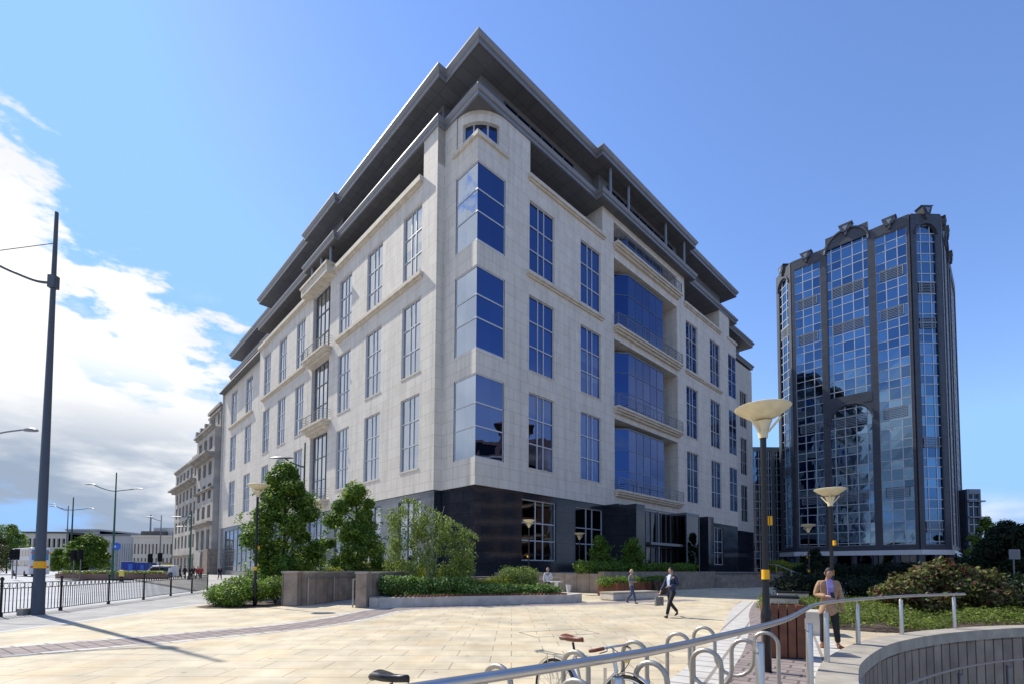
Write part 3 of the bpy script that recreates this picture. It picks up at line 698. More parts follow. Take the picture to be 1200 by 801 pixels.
# entrance terrace, steps
T=broot('entrance_steps','broad stone steps and low terrace in front of the dark granite entrance','steps')
t_=bmb();dz=1.35/8
for i in range(8):
    zc=EYE+(dz*(8-i)-EYE)/k   # so that real height = dz*(8-i)
    t_.box(17.5,33.5+i*.0,-9.3-.32*(7-i)-.0,-9.3-.32*(6-i) if i<7 else -9.3,-.3,EYE+(dz*(i+1)-EYE)/k)
t_.box(2,46,-9.298,.09,-.3,EYE+(1.352-EYE)/k)
t_.build('tread',M['rampw'],T)
for a_,b_ in ((2,17.4),(33.6,46)):
    t2=bmb();t2.box(a_,b_,-9.7,-9.3,-.3,EYE+(1.5-EYE)/k);t2.build('low_wall',M['rampw'],T)
hr=bmb()
for a in (33.0,):
    hr.tube([(a,-12.3,2.35),(a,-12.2,EYE+(.95-EYE)/k),(a,-9.4,EYE+(2.3-EYE)/k),(a,-8.6,EYE+(2.3-EYE)/k)],.03)
    for v,zb in ((-12.2,0),(-10.8,.65),(-9.4,1.35)):hr.tube([(a,v,EYE+(zb-EYE)/k),(a,v,EYE+(zb+.95-EYE)/k)],.03)
hr.build('handrail',M['steel'],T)
# ================================================================ GLASS TOWER
def dirv(a):return Vector((math.cos(a),math.sin(a)))
dRv=Vector((math.sin(aR),math.cos(aR)));dLv=Vector((-dRv.y,dRv.x))
TW=empty('glass_tower',(66.6,78,0),0,'tall octagonal office tower of blue mirrored glass with dark granite ribs and arched tops','tower')
def facet(root,p0,d,L,ztop,bays,zbase=5.,arch=None,off=0,fl=3.45,gmat='glassT',wmat='tgran',caps=()):
    """p0 start (x,y local), d unit direction, outward = right-hand normal; bays: (a0,a1,zb,zt,ncol,arch)"""
    d=Vector(d);nrm=Vector((d.y,-d.x))
    if nrm.dot(Vector((0,-1)))<-.99:pass
    def P3(a,z,o=0):q=Vector(p0)+d*a+nrm*o;return (q.x,q.y,z)
    wl=MB()
    def pier(a0,a1,z0,z1,o0=-.2,o1=.27):
        wl.add([P3(a0,z0,o0),P3(a1,z0,o0),P3(a1,z0,o1),P3(a0,z0,o1),P3(a0,z1,o0),P3(a1,z1,o0),P3(a1,z1,o1),P3(a0,z1,o1)],
               [(0,1,2,3),(4,5,6,7),(0,1,5,4),(1,2,6,5),(2,3,7,6),(3,0,4,7)])
    edges=[0]
    bays=sorted(bays)
    cols=sorted({(b[0],b[1]) for b in bays})
    prev=0
    for a0,a1 in cols:
        if a0-prev>.05:pier(prev,a0,zbase,ztop)
        prev=a1
    if L-prev>.05:pier(prev,L,zbase,ztop)
    for a0,a1 in cols:
        bs=sorted([b for b in bays if b[0]==a0],key=lambda b:b[2]);z=zbase
        for b in bs:
            zb,zt2,ar=b[2],b[3],b[5]
            if zb-z>.05:pier(a0+.002,a1-.002,z,zb,-.2,.30)
            z=zt2
            if ar:
                c=(a0+a1)/2;r_=(a1-a0)/2-.15;zs=zt2-r_;n=18;top=zt2+.02
                nxt=top+.9
                for sg in (-1,1):
                    pts=[(c+sg*r_*math.sin(t*math.pi/2/n),zs+r_*math.cos(t*math.pi/2/n)) for t in range(n+1)]
                    for i in range(n):
                        (xa,za),(xb,zb_)=pts[i],pts[i+1]
                        wl.quad(P3(xa,za,.25),P3(xb,zb_,.25),P3(xb,top,.25),P3(xa,top,.25))
                        wl.quad(P3(xa,za,.25),P3(xb,zb_,.25),P3(xb,zb_,-.1),P3(xa,za,-.1))
                    wl.quad(P3(c+sg*r_,zb,.25),P3(c+sg*(r_+.15),zb,.25),P3(c+sg*(r_+.15),top,.25),P3(c+sg*r_,top,.25))
                    wl.quad(P3(c+sg*r_,zb,.25),P3(c+sg*r_,zs,.25),P3(c+sg*r_,zs,-.1),P3(c+sg*r_,zb,-.1))
                # raised archivolt rib
                rb=[P3(c+(r_+.25)*math.cos(math.pi*t/24),zs+(r_+.25)*math.sin(math.pi*t/24),.36) for t in range(25)]
                for i in range(24):wl.bar(rb[i],rb[i+1],.34,.3)
        if ztop-z>.05:pier(a0+.002,a1-.002,z,ztop,-.2,.30)
    wl.build('granite_frame',M[wmat],root)
    for b in bays:
        a0,a1,zb,zt2,nc,ar=b;f=MB();g_=MB();LV=[]
        A=[a0+(a1-a0)*i/nc for i in range(nc+1)]
        if nc==4:A=[a0,a0+(a1-a0)*.13,a0+(a1-a0)*.37,a0+(a1-a0)*.63,a0+(a1-a0)*.87,a1]
        if nc==3:A=[a0,a0+(a1-a0)*.28,a0+(a1-a0)*.72,a1] if (a1-a0)<4 else [a0,a0+(a1-a0)*.33,a0+(a1-a0)*.7,a1]
        Z=[];z=zbase+math.ceil((zb-zbase)/fl)*fl;Z=[zb]
        z=zbase
        while z<zt2:
            for q in (z,z+1.45):
                if zb+.3<q<zt2-.3:Z.append(q)
            z+=fl
        Z.append(zt2)
        for a in A:f.bar(P3(a,zb,.03),P3(a,zt2,.03),.12,.10,up=(nrm.x,nrm.y,0))
        for z in Z:f.bar(P3(a0,z,.03),P3(a1,z,.03),.10,.12)
        for i in range(len(A)-1):
            for j in range(len(Z)-1):
                e=lambda:random.uniform(-.012,.012)
                g_.quad(P3(A[i],Z[j],e()),P3(A[i+1],Z[j],e()),P3(A[i+1],Z[j+1],e()),P3(A[i],Z[j+1],e()))
        for z in caps:
            if zb<z<zt2-2:
                lv=MB();lv.bar(P3(a0+(a1-a0)*.14,z,.1),P3(a0+(a1-a0)*.14,z+1.7,.1),.1,.11);lv.bar(P3(a1-(a1-a0)*.14,z,.1),P3(a1-(a1-a0)*.14,z+1.7,.1),.1,.11);LV.append(lv)
                for q in range(7):
                    zz_=z+q*.28;lv.bar(P3(a0+(a1-a0)*.14,zz_,.1),P3(a1-(a1-a0)*.14,zz_,.1),.08,.11)
        fo=f.build('window_grid',M['frame'],root);g_.build('pane',M[gmat],fo)
        for lv in LV:lv.build('louvre',M['louvre'],fo)
    return P3
ZR=61.5
p0=Vector((0,0));Lf=17.8
# front face runs from near corner to far corner; outward normal must point to the camera
def facet2(root,a,b,*ar,**kw):   # build from left to right as seen from outside
    a=Vector(a);b=Vector(b);d=(b-a).normalized();return facet(root,a,d,(b-a).length,*ar,**kw),(b-a).length
far=p0+dLv*Lf
cap1=(14.,27.6,44.8,51.7)
# left to right seen from the plaza: far -> p0
P3f,_=facet2(TW,far,p0,ZR,[(.45,4.8,6,59.7,3,0),(5.75,12.2,33,63.2,4,1),(5.75,12.2,6,31.2,4,1),(13.1,17.4,6,59.7,3,0)],caps=cap1)
c5=5.0
near=p0+Vector((c5,.05))
P3n,_=facet2(TW,p0,near,ZR,[(.75,4.25,6,59.6,3,1)],caps=(8.,22.,42.,48.))
fl_=far+Vector((.05,c5))
P3l,_=facet2(TW,fl_,far,ZR,[(.75,4.25,6,59.6,3,1)],caps=(20.,48.))
rt=near+dRv*30
P3r,_=facet2(TW,near,rt,ZR,[(1.2,5,6,59.5,3,0),(6.2,12.6,6,62,4,1),(13.8,17.6,6,59.5,3,0),(18.8,28.8,6,59.5,4,0)],caps=())
bl=fl_+dRv*30
P3b,_=facet2(TW,bl,fl_,ZR,[(1,9,6,59,4,0),(10,20,6,59,4,0),(21,29,6,59,4,0)])
core=MB();outl=[p0,near,rt,rt+dLv*14,bl,fl_,far]
core.prism([(p+(Vector((2,14))-p)*.03) for p in outl],5,ZR+.3);core.build('roof_core',M['tgran'],TW)
# raised arch gables and keystones
gb=MB()
def gable(P3,c,r_,zs):
    m=MB();pts=[(c+r_*math.cos(math.pi*t/16),zs+r_*math.sin(math.pi*t/16)) for t in range(17)]
    pts=[p for p in pts if p[1]>=ZR-.5]
    m_=[P3(a,z,.3) for a,z in pts]+[P3(pts[-1][0],ZR-.6,.3),P3(pts[0][0],ZR-.6,.3)];b_=[P3(a,z,-1.) for a,z in pts]+[P3(pts[-1][0],ZR-.6,-1.),P3(pts[0][0],ZR-.6,-1)]
    n=len(m_);m.add(m_+b_,[tuple(range(n)),tuple(range(n,2*n))[::-1]]+[(i,(i+1)%n,n+(i+1)%n,n+i) for i in range(n)]);m.build('arch_gable',M['tgran'],TW)
def keystone(P3,c,z,s=1.):
    m=MB();
    for dx0,dx1,z0,z1,o in ((-.55,.55,-1.5,0,.7),(-1.1,1.1,-.5,.9,.75),(-1.45,1.45,.9,1.35,.8)):
        f=[P3(c+dx0*s*(.3 if z0<-1 else .65),z+z0*s,o),P3(c+dx1*s*(.3 if z0<-1 else .65),z+z0*s,o),P3(c+dx1*s,z+z1*s,o),P3(c+dx0*s,z+z1*s,o)]
        b=[P3(c+dx0*s*(.3 if z0<-1 else .65),z+z0*s,-.6),P3(c+dx1*s*(.3 if z0<-1 else .65),z+z0*s,-.6),P3(c+dx1*s,z+z1*s,-.6),P3(c+dx0*s,z+z1*s,-.6)]
        m.add(f+b,[(0,1,2,3),(7,6,5,4),(0,4,5,1),(1,5,6,2),(2,6,7,3),(3,7,4,0)])
    o=m.build('keystone',M['tgran'],TW)
    t=MB();t.add([P3(c-.6*s,z+.75*s,.86),P3(c+.6*s,z+.75*s,.86),P3(c,z-.5*s,.86)],[(0,1,2)]);t.build('triangle_inlay',M['louvre'],o)
gable(P3f,8.97,3.9,59.6);keystone(P3f,8.97,63.3,.75)
keystone(P3f,2.6,61.2,.7);keystone(P3f,15.2,61.2,.7);keystone(P3n,2.5,61.6,.75);keystone(P3l,2.5,61.4,.7);keystone(P3r,3,61.2,.75);gable(P3r,9.4,3.9,58.9);keystone(P3r,9.4,62.7,.75);keystone(P3r,16,61.2,.75)
bs=MB();bs.prism([(p+(p-Vector((2,14))).normalized()*.6) for p in outl],4.3,5.1);bs.build('white_fascia',M['white'],TW)
for i in range(7):
    q=far+(p0-far)*(i/6);c_=MB();c_.box(q.x-.35,q.x+.35,q.y-.3,q.y+.3,0,4.3);c_.build('column',M['tgran'],TW)
for i in range(1,3):
    q=p0+Vector((c5*i/2,0));c_=MB();c_.box(q.x-.3,q.x+.3,q.y-.3,q.y+.3,0,4.3);c_.build('column',M['tgran'],TW)
c_=MB();c_.prism([(p+(Vector((2,14))-p)*.04) for p in outl],0,4.29);c_.build('ground_floor',M['glassD'],TW)
# ---------------------------------------------------------------- dark glass block behind, between office block and tower
G2=empty('glass_office',(at(875,650,98).x-4,98,0),0,'dark blue glazed office block seen between the limestone block and the glass tower','office building')
facet(G2,(0,0),(1,0),14,27,[(.6,4.6,1,24.5,4,0),(5.3,9.3,1,26.2,4,0),(10,13.6,1,26.2,4,0)],zbase=.5,gmat='glassT',wmat='framed')
c_=MB();c_.box(0,14,.4,20,0,27);c_.build('core',M['tgran'],G2)
G3=empty('dark_office',(at(1134,640,92).x,92,0),0,'narrow dark block with glazed corner right of the glass tower','office building')
q=[at(1134,560,92),at(1150,560,92)];W3=q[1].x-q[0].x
facet(G3,(0,0),(1,0),W3,17.5,[(.3,W3-.3,.6,16.6,2,0)],zbase=.3,gmat='glassD',wmat='framed')
c_=MB();c_.box(0,W3,.4,16,0,17.5);c_.build('core',M['tgran'],G3)
for j in range(5):
    c_=MB();c_.box(-.1,W3+.5,-.7,.0,2.6+j*3.1,2.85+j*3.1);c_.build('balcony',M['framed'],G3)

# ================================================================ OLD STONE BUILDINGS ON THE LEFT STREET
def oldblock(root,v0,v1,z1,cornices,rows,nwin,u0=.0,depth=18,wd=1.15,pad=.9):
    mb=bmb();holes=[]
    pitch=(v1-v0-2*pad)/nwin
    for z0,zt2 in rows:
        for i in range(nwin):
            a=v0+pad+pitch*(i+.5);w_=pitch*.27;holes.append((a-w_,a+w_,z0,zt2))
    wall(mb,'L',u0,v0,v1,0,z1,holes,.5)
    mb.quad((u0,v1,0),(u0+depth,v1,0),(u0+depth,v1,z1),(u0,v1,z1));mb.quad((u0,v0,0),(u0+depth,v0,0),(u0+depth,v0,z1),(u0,v0,z1))
    mb.quad((u0,v0,z1),(u0+depth,v0,z1),(u0+depth,v1,z1),(u0,v1,z1))
    mb.build('wall',M['oldst'],root)
    for h in holes:
        p=bmb();p.quad((u0+.45,h[0],h[2]),(u0+.45,h[1],h[2]),(u0+.45,h[1],h[3]),(u0+.45,h[0],h[3]))
        f=bmb();m_=(h[0]+h[1])/2;f.box(u0+.38,u0+.44,m_-.06,m_+.06,h[2],h[3]);f.box(u0+.38,u0+.44,h[0],h[1],(h[2]+h[3])/2-.06,(h[2]+h[3])/2+.06);f.box(u0+.36,u0+.44,h[0],h[1],h[2],h[2]+.15)
        fo=f.build('window',M['framed'],root);p.build('pane',M['glassD'],fo)
    for z,pr,th in cornices:
        c_=bmb();lbox(c_,'L',u0,v0-.15,v1+.15,z-th*.45,z,-pr,-.004);lbox(c_,'L',u0,v0-.05,v1+.05,z-th,z-th*.45-.003,-pr*.5,-.005);c_.build('cornice',M['oldst2'],root)
OB=broot('stone_building','weathered stone building with deep cornices and an arched doorway beyond the limestone block','building')
oldblock(OB,78.2,94,28.6,[(28.9,.7,.7),(23.6,1.6,.9),(10.3,1.0,.7),(16.9,.5,.4)],[(24.6,27.2),(19.6,22.3),(14.9,17.9) ,(11.2,13.7),(5.0,8.9)],3,u0=-.2)
OB2=OB
mb=bmb();wall(mb,'L',.8,78.4,88,28.6,33.2,[(79.8,81.2,29.6,31.8),(83.3,84.7,29.6,31.8)],.4);mb.quad((.8,88,28.6),(12,88,28.6),(12,88,33.2),(.8,88,33.2));mb.quad((.8,78.4,33.2),(12,78.4,33.2),(12,88,33.2),(.8,88,33.2));mb.build('attic',M['oldst'],OB)
c_=bmb();lbox(c_,'L',.8,78.2,88.2,32.8,33.4,-.4,-.003);lbox(c_,'L',.8,78.2,88.2,31.95,32.25,-.3,-.003);c_.build('cornice',M['oldst2'],OB)
for v in (79.5,83.6,87.8,91.8):
    c_=bmb();c_.box(-.9,-.21,v-.5,v+.5,28.9,29.9);c_.build('parapet_block',M['oldst2'],OB)
c_=bmb();c_.box(-.9,-.205,84.2,88,0,5.0);
c_=bmb()
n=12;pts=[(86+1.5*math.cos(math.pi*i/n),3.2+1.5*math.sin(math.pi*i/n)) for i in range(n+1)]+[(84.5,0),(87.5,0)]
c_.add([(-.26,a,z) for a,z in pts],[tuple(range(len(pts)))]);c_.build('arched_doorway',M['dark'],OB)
OC=broot('stone_building','pale stone terrace with regular sash windows farthest along the street on the left','building')
oldblock(OC,94.05,121,25.2,[(25.4,.5,.6),(20.6,1.6,.8),(4.4,.6,.6)],[(21.6,24.0),(17.0,19.4),(13.3,16.0),(9.7,12.4),(5.9,8.8),(.4,3.6)],6,u0=.2,pad=.8)
c_=bmb();c_.box(2,14,96,112,25.2,28.4);c_.build('attic',M['oldst'],OC)
# narrow glazed link
GL=broot('glazed_link','narrow full-height glass strip joining the limestone block to the old stone building','glazed link')
window(GL,'L',.9,74.0,78.15,3,32.6,cols=(0,.5,1),rows=[i/10 for i in range(11)],dep=.0,g=M['glassL'],fm=M['framed'])
c_=bmb();c_.box(1.0,9,74.0,78.15,0,32.8);c_.build('core',M['greystone'],GL)
c_=bmb();c_.box(-1.6,1,74.2,78,.0,4.9);c_.build('entrance_box',M['rampw'],GL)

# ================================================================ FAR LOW BUILDINGS
def lowb(name,label,x0,x1,Y,ytop,m,rows,n,Y2=None,dep=25,wfrac=.45,roof=None):
    a=at(x0,660,Y);b=at(x1,660,Y2 or Y);zt2=at(x0,ytop,Y).z
    L_=math.dist(a.xy,b.xy);r=empty(name,(a.x,a.y,0),math.atan2(b.y-a.y,b.x-a.x),label,'building')
    mb=MB();H_=[]
    for z0,z1 in rows:
        for i in range(n):
            c0=L_*(i+.5)/n;w_=L_/n*wfrac/2;H_.append((c0-w_,c0+w_,z0*zt2,z1*zt2))
    wall(mb,'R',0,0,L_,0,zt2,H_,.6);mb.box(0,L_,.9,dep,0,zt2-.1)
    mb.quad((0,0,0),(0,dep,0),(0,dep,zt2),(0,0,zt2));mb.quad((L_,0,0),(L_,dep,0),(L_,dep,zt2),(L_,0,zt2))
    mb.build('wall',m,r)
    for h in H_:
        p=MB();p.quad((h[0],.55,h[2]),(h[1],.55,h[2]),(h[1],.55,h[3]),(h[0],.55,h[3]));p.build('window',M['glassD'],r)
    rf=MB();rf.box(-.4,L_+.4,-.5,dep,zt2,zt2+.6);rf.build('roof',roof or m,r)
    return r,L_,zt2
r1,L1,h1=lowb('library_building','long low cream building with two rows of narrow windows beyond the road',155,206,165,628.5,M['creamb'],[(.16,.38),(.50,.80)],12)
c_=MB();c_.box(L1*.26,L1*.86,4,14,h1+.6,h1+3.6);c_.build('plant_room',M['greyb'],r1)
c_=MB();c_.box(1,9,2,8,h1+.6,h1+2.2);c_.build('roof_plant',M['brownb'],r1);c_=MB();c_.bar((3.5,3,h1+.6),(3.5,3,h1+8),.35);c_.build('mast',M['framed'],r1)
r2,L2,h2=lowb('civic_building','low grey building with tall narrow slits left of the cream one',110,154.5,172,627,M['greyb'],[(.12,.78)],17,wfrac=.22,roof=M['framed'])
r3,L3,h3=lowb('civic_building','taller plain grey rooftop block behind the roundabout tree',77,113,185,621,M['greyb'],[(.2,.7)],9,wfrac=.2)
r4,L4,h4=lowb('terrace_building','flat-roofed building with dark fascia and pale bands behind the grey pole',25,76,175,624,M['creamb'],[(.2,.5),(.62,.86)],9,wfrac=.6,roof=M['brownb'])
# blocks outside the frame that the glass reflects
def sideblock(x,y,rz,L_,fl_n,label,towers=()):
    r=empty('brick_office',(x,y,0),rz,label,'office building');FLH=3.6;H2=fl_n*FLH+1
    n=int(L_/5);H_=[(i*5+.8,i*5+4.4,1.6+j*FLH,3.9+j*FLH) for i in range(n) for j in range(fl_n)]
    fy=lambda p:(p[0],-p[1],p[2])
    m_=MB(fy);wall(m_,'R',0,0,L_,0,H2,H_,.5);m_.box(0,L_,1,18,0,H2);m_.build('wall',M['brickr'],r)
    for j in range(fl_n):
        p=MB(fy)
        for h in H_:
            if abs(h[2]-1.6-j*FLH)<.1:p.quad((h[0]-.4,.5,h[2]),(h[1]+.4,.5,h[2]),(h[1]+.4,.5,h[3]),(h[0]-.4,.5,h[3]))
        p.build('window_band',M['glassD'],r)
        c_=MB();c_.box(-.2,L_+.2,.02,.25,.7+j*FLH,1.2+j*FLH);c_.build('stone_band',M['stone2'],r)
    for a,w_,hh_ in towers:
        c_=MB(fy);c_.box(a,a+w_,2,2+w_,H2,H2+hh_);c_.add([(a-1,1,H2+hh_),(a+w_+1,1,H2+hh_),(a+w_+1,3+w_,H2+hh_),(a-1,3+w_,H2+hh_),(a+w_/2,2+w_/2,H2+hh_+w_*.4)],[(0,1,4),(1,2,4),(2,3,4),(3,0,4),(0,1,2,3)]);c_.build('roof_pavilion',M['brickr'],r)
    return r
sideblock(62,-24,R(90),72,8,'red brick office terrace with banded windows standing right of the plaza, reflected in the glass',((30,9,6),(60,7,4)))
sideblock(-82,60,R(-90),70,6,'red brick office block left of the road, reflected in the glass')
# ================================================================ STREET FURNITURE
def uplighter(x,y,h,label,sc_=1.,band=True):
    r=empty('uplighter_lamp',(x,y,0),random.uniform(0,6),label,'street lamp','bowl-topped lamps around the plaza')
    p=MB();p.lathe([(.058,0),(.07,.02),(.066,.66),(.085,.76),(.088,.92),(.078,.99),(.056,1.06),(.056,1.3),(.052,1.36),(.048,h-.5)],n=16);p.build('post',M['black'],r,True)
    s=MB();s.lathe([(.07,h-.52),(.085,h-.38),(.125,h-.27),(.145,h-.235)],n=16)
    for a in (0,2.1,4.2):
        s.bar((.08*math.cos(a),.08*math.sin(a),h-.42),(.27*math.cos(a),.27*math.sin(a),h-.20),.035,.03)
    s.build('socket',M['dish'],r,True)
    d=MB();d.lathe([(.13,h-.21),(.23,h-.16),(.35,h-.08),(.425,h-.02),(.435,h),(.42,h+.01),(.2,h+.035),(.03,h+.04)],n=32);d.build('bowl',M['dish'],r,True)
    if band:
        b=MB();b.lathe([(.055,1.54),(.061,1.54),(.061,1.70),(.055,1.70)],n=16);b.build('yellow_band',M['yellow'],r,True)
        b=MB();b.box(-.12,-.07,-.05,.05,2.45,2.6);b.build('yellow_plate',M['yellow'],r)
    for c in r.children:c.scale=(1,1,1)
    return r
def lampat(px,Y,ytop,label,**kw):
    p=at(px,ytop,Y);return uplighter(p.x,p.y,p.z-.14,label,**kw)
x,y=g(896.5,787);lampat(893.5,8.0,468,'tall black lamp with a wide cream bowl standing beside the timber slatted bin')
lampat(972.5,14.6,567.5,'black lamp with cream bowl rising directly behind the man in the tan jacket')
lampat(947,31,611.5,'small distant lamp in shade against the foot of the glass tower')
lampat(302.5,20.6,564,'black lamp with cream bowl standing in the low green bush on the left')
lampat(620,33.5,606.5,'distant lamp rising behind the long planter in front of the granite base')
lampat(679,38.,622,'dim distant lamp in the shade beside the dark trees by the entrance',band=False)
# big tapering grey pole with curved arm and cable
bp=at(44,717,16.6);bx,by=bp.x,bp.y
tp=at(65,249,16.6);BPo=empty('tram_pole',(bx,by,0),0,'tall tapering grey steel pole with a yellow band at the left kerb','pole')
lean=Vector((tp.x-bx,0,tp.z))
p=MB();H_=tp.z;ln=(tp.x-bx)*.35
p.tube([(0,0,-.02),(0,0,.25),(ln*.02,0,.3),(ln,0,H_)],[.20,.19,.165,.055],n=20);p.build('shaft',M['poleg'],BPo,True)
b=MB();b.tube([(ln*.12,0,1.60),(ln*.12,0,1.84)],[.170,.168],n=20,cap=False);b.build('yellow_band',M['yellow'],BPo,True)
a=MB();pa=[(ln*.8,0,at(58,330,16.6).z-.05),(-.5,-.05,at(48,331,16.6).z),(-1.1,-.1,at(25,325,16.6).z+.02),(-1.9,-.2,at(0,313,16.6).z),(-3.4,-.3,at(0,313,16.6).z+.9)]
a.tube(smooth_poly(pa,6),.045,n=8);a.build('arm',M['poleg'],BPo,True)
a=MB();z9=at(62,285,16.6).z;a.tube([(ln*.85,0,z9),(-4.,-.4,z9-.9)],.012,n=5);a.build('cable',M['black'],BPo)
c_=MB();c_.box(-.12+ln*.8,.12+ln*.8,-.11,.11,at(58,330,16.6).z-.25,at(58,330,16.6).z+.2);c_.build('bracket',M['poleg'],BPo)
c_=MB();c_.box(-.42,-.2,-.3,-.05,0,.22);c_.build('footing',M['coping'],BPo)
# lantern reaching in from the left
def luminaire(mb,p,dx,l=1.):mb.lathe([(0.02,-.06),(.2,-.04),(.24,.0),(.16,.07),(.02,.1)],p,14,0,l*2.0/1.3,.55)
LNn=empty('street_light',(at(-40,660,17.5).x,17.5,0),0,'street light whose thin arm and flat lantern reach in from the left edge','street light')
o0=LNn.location;hh=at(0,507,17.5).z;m_=MB();m_.tube([(0,0,0),(0,0,hh-.6)],[.12,.07],n=10);m_.build('post',M['framed'],LNn,True)
m_=MB();m_.tube(smooth_poly([(0,0,hh-.9),(.5,0,hh-.25),(at(0,507,17.5).x-o0.x,0,hh),(at(28,503,17.5).x-o0.x,0,at(28,503,17.5).z)],6),.028,n=6);m_.build('arm',M['framed'],LNn,True)
m_=MB();luminaire(m_,(at(36,503.5,17.5).x-o0.x,0,at(36,503.5,17.5).z),1,.8);m_.build('lantern',M['framed'],LNn,True)
def greenlamp(px,Y,ytop,yarm,xs,label,m='green',w_=.13):
    p=at(px,660,Y);h=at(px,ytop,Y).z;r=empty('street_light',(p.x,p.y,0),0,label,'street light','double-armed street lights along the road')
    m_=MB();m_.tube([(0,0,0),(0,0,1.4),(0,0,h)],[w_*1.3,w_,w_*.5],n=8);m_.build('post',M[m],r,True)
    za=at(px,yarm,Y).z
    for (x_,y_) in xs:
        q=at(x_,y_,Y);dx=q.x-p.x
        m_=MB();m_.tube(smooth_poly([(0,0,za-.1),(dx*.25,0,za-.0),(dx*.6,0,za+(q.z-za)*.45),(dx*.88,0,q.z)],4),.055,n=6);m_.build('arm',M[m],r,True)
        m_=MB();luminaire(m_,(dx,0,q.z),1,2.2);m_.build('lantern',M['poleg'],r,True)
    return r
greenlamp(132,60,553,574,[(106,567),(162,572)],'tall green street light with two curved arms rising from the roundabout hedge')
greenlamp(82.5,88,582,596.5,[(62,592.5),(106,595)],'green double-armed street light just left of the roundabout tree',w_=.17)
greenlamp(77,95,592,597,[(61,590)],'thin grey street light with one arm behind the nearer green one',m='framed',w_=.14)
greenlamp(187,85,603,609,[(175,605)],'slender grey street light before the cream library building',m='framed')
greenlamp(201,120,622,628,[],'thin plain mast at the right end of the cream library building',m='framed')
greenlamp(222.5,60,598,605,[(207,605),(213,616.5)],'green street light in front of the old stone buildings')
greenlamp(354,30,518,545,[(330,536)],'green street light rising behind the crown of the left tree',m='green',w_=.09)
def traffic(px,Y,ytop,label,w_=.5,h=1.1,back=False,pair=None):
    p=at(px,660,Y);zt2=at(px,ytop,Y).z;r=empty('traffic_light',(p.x,p.y,0),0,label,'traffic light','traffic lights at the junction')
    m_=MB();m_.tube([(0,0,0),(0,0,zt2)],.06,n=8);m_.build('post',M['framed'],r)
    m_=MB();m_.box(-w_*.45,w_*.45,-.25,-.02,zt2-h,zt2);m_.box(-w_*.62,w_*.62,-.02,.02,zt2-h-.12,zt2+.12)
    hd=m_.build('signal_head',M['black'],r)
    for i in range(3):
        l=MB();l.lathe([(.12,0),(.12,.08)],(0,0,0),12);lo=l.build('lens',M['dark'],hd);lo.rotation_euler=(R(90),0,0);lo.location=(0,-.25,zt2-h*(.2+.3*i))
    return r
traffic(15,60,644,'dark traffic signal at far left beside the bus')
traffic(19.5,58,643.5,'second dark traffic signal touching the left side of the bus')
traffic(86.5,60,645,'white-edged traffic signal before the roundabout tree, left of its pair')
traffic(94.5,60,644.5,'white-edged traffic signal before the roundabout tree, right of its pair')
traffic(176,70,649,'dark traffic signal above the white van')
traffic(187.5,70,648,'dark traffic signal between the white van and the yellow box')
# ---- pavement railing (fence)
FR=empty('pavement_fence',(0,0,0),0,'low black pedestrian railing with hoop tops running along the kerb','fence')
acc=[];PF=[(-16.2,7.5)]+FEN
posts=[PF[0],FEN[0],(-16.8,12.7),FEN[2],FEN[3],FEN[4],FEN[5],FEN[6],FEN[7],FEN[8]]
for i,(x,y) in enumerate(posts):
    m_=MB();m_.tube([(x,y,0),(x,y,.14),(x,y,.15),(x,y,1.18)],[.06,.06,.035,.035],n=8);m_.lathe([(.03,1.18),(.055,1.22),(.05,1.27),(.02,1.31)],(x,y,0),8);m_.build('post',M['black'],FR,True)
for i in range(len(posts)-1):
    a=Vector((*posts[i],0));b=Vector((*posts[i+1],0));L_=(b-a).length;d=(b-a).normalized();n=int(L_/.135);m_=MB()
    for z in (.12,.92,1.10):m_.bar(a+Vector((0,0,z)),b+Vector((0,0,z)),.03,.025)
    for j in range(1,n):
        q=a+d*(L_*j/n);m_.bar(q+Vector((0,0,.12)),q+Vector((0,0,.92 if j%2 else 1.1)),.018,.018)
    nh=n//2
    for j in range(nh):
        c_=a+d*(L_*(j+.5)/nh)+Vector((0,0,1.01));rr=.085
        m_.tube([c_+d*rr*math.cos(t*math.pi/6)+Vector((0,0,rr*math.sin(t*math.pi/6))) for t in range(12)],.009,n=4,closed=True)
    m_.build('panel',M['black'],FR)
# ---- plaza handrail (foreground)
RL=[(-1.6,1.6),(-.35,2.54),(.35,3.05),(1.10,3.63),(1.91,4.39),(2.84,5.32),(3.55,6.13),(4.45,7.3),(5.35,8.45),(6.2,9.25),(7.19,9.99),(9.22,11.34),(11.1,12.25),(11.9,12.6)]
HRr=empty('handrail',(0,0,0),0,'long curving brushed steel handrail on round posts across the foreground','handrail')
m_=MB();m_.tube([(p.x,p.y,1.09) for p in smooth_poly(RL,7)],.032,n=16);m_.build('rail',M['steel'],HRr,True)
pp=[]
def railpost(x,y,rad=.043,h=.985,off=(.0,.0)):
    m_=MB();m_.lathe([(rad,0),(rad,h-.015),(rad-.008,h)],(x,y,0),20);o=m_.build('post',M['steel'],HRr,True)
    b=MB();b.tube([(x,y,h-.1),(x-off[0]*.6,y-off[1]*.6,h-.1),(x-off[0],y-off[1],h-.06),(x-off[0],y-off[1],1.06)],.011,n=6);b.build('bracket',M['steel'],o,True)
for px,py,Y in ((723.7,789,3.2),(890,751,4.75),(948,728,6.45)):
    q=at(px,py,Y);railpost(q.x,q.y,off=(.10,.09))
for px,py in ((969.5,784),(1006,761),(1057,749),(1119,741)):
    x,y=g(px,py);railpost(x,y,.043,.985,(.05,.06))
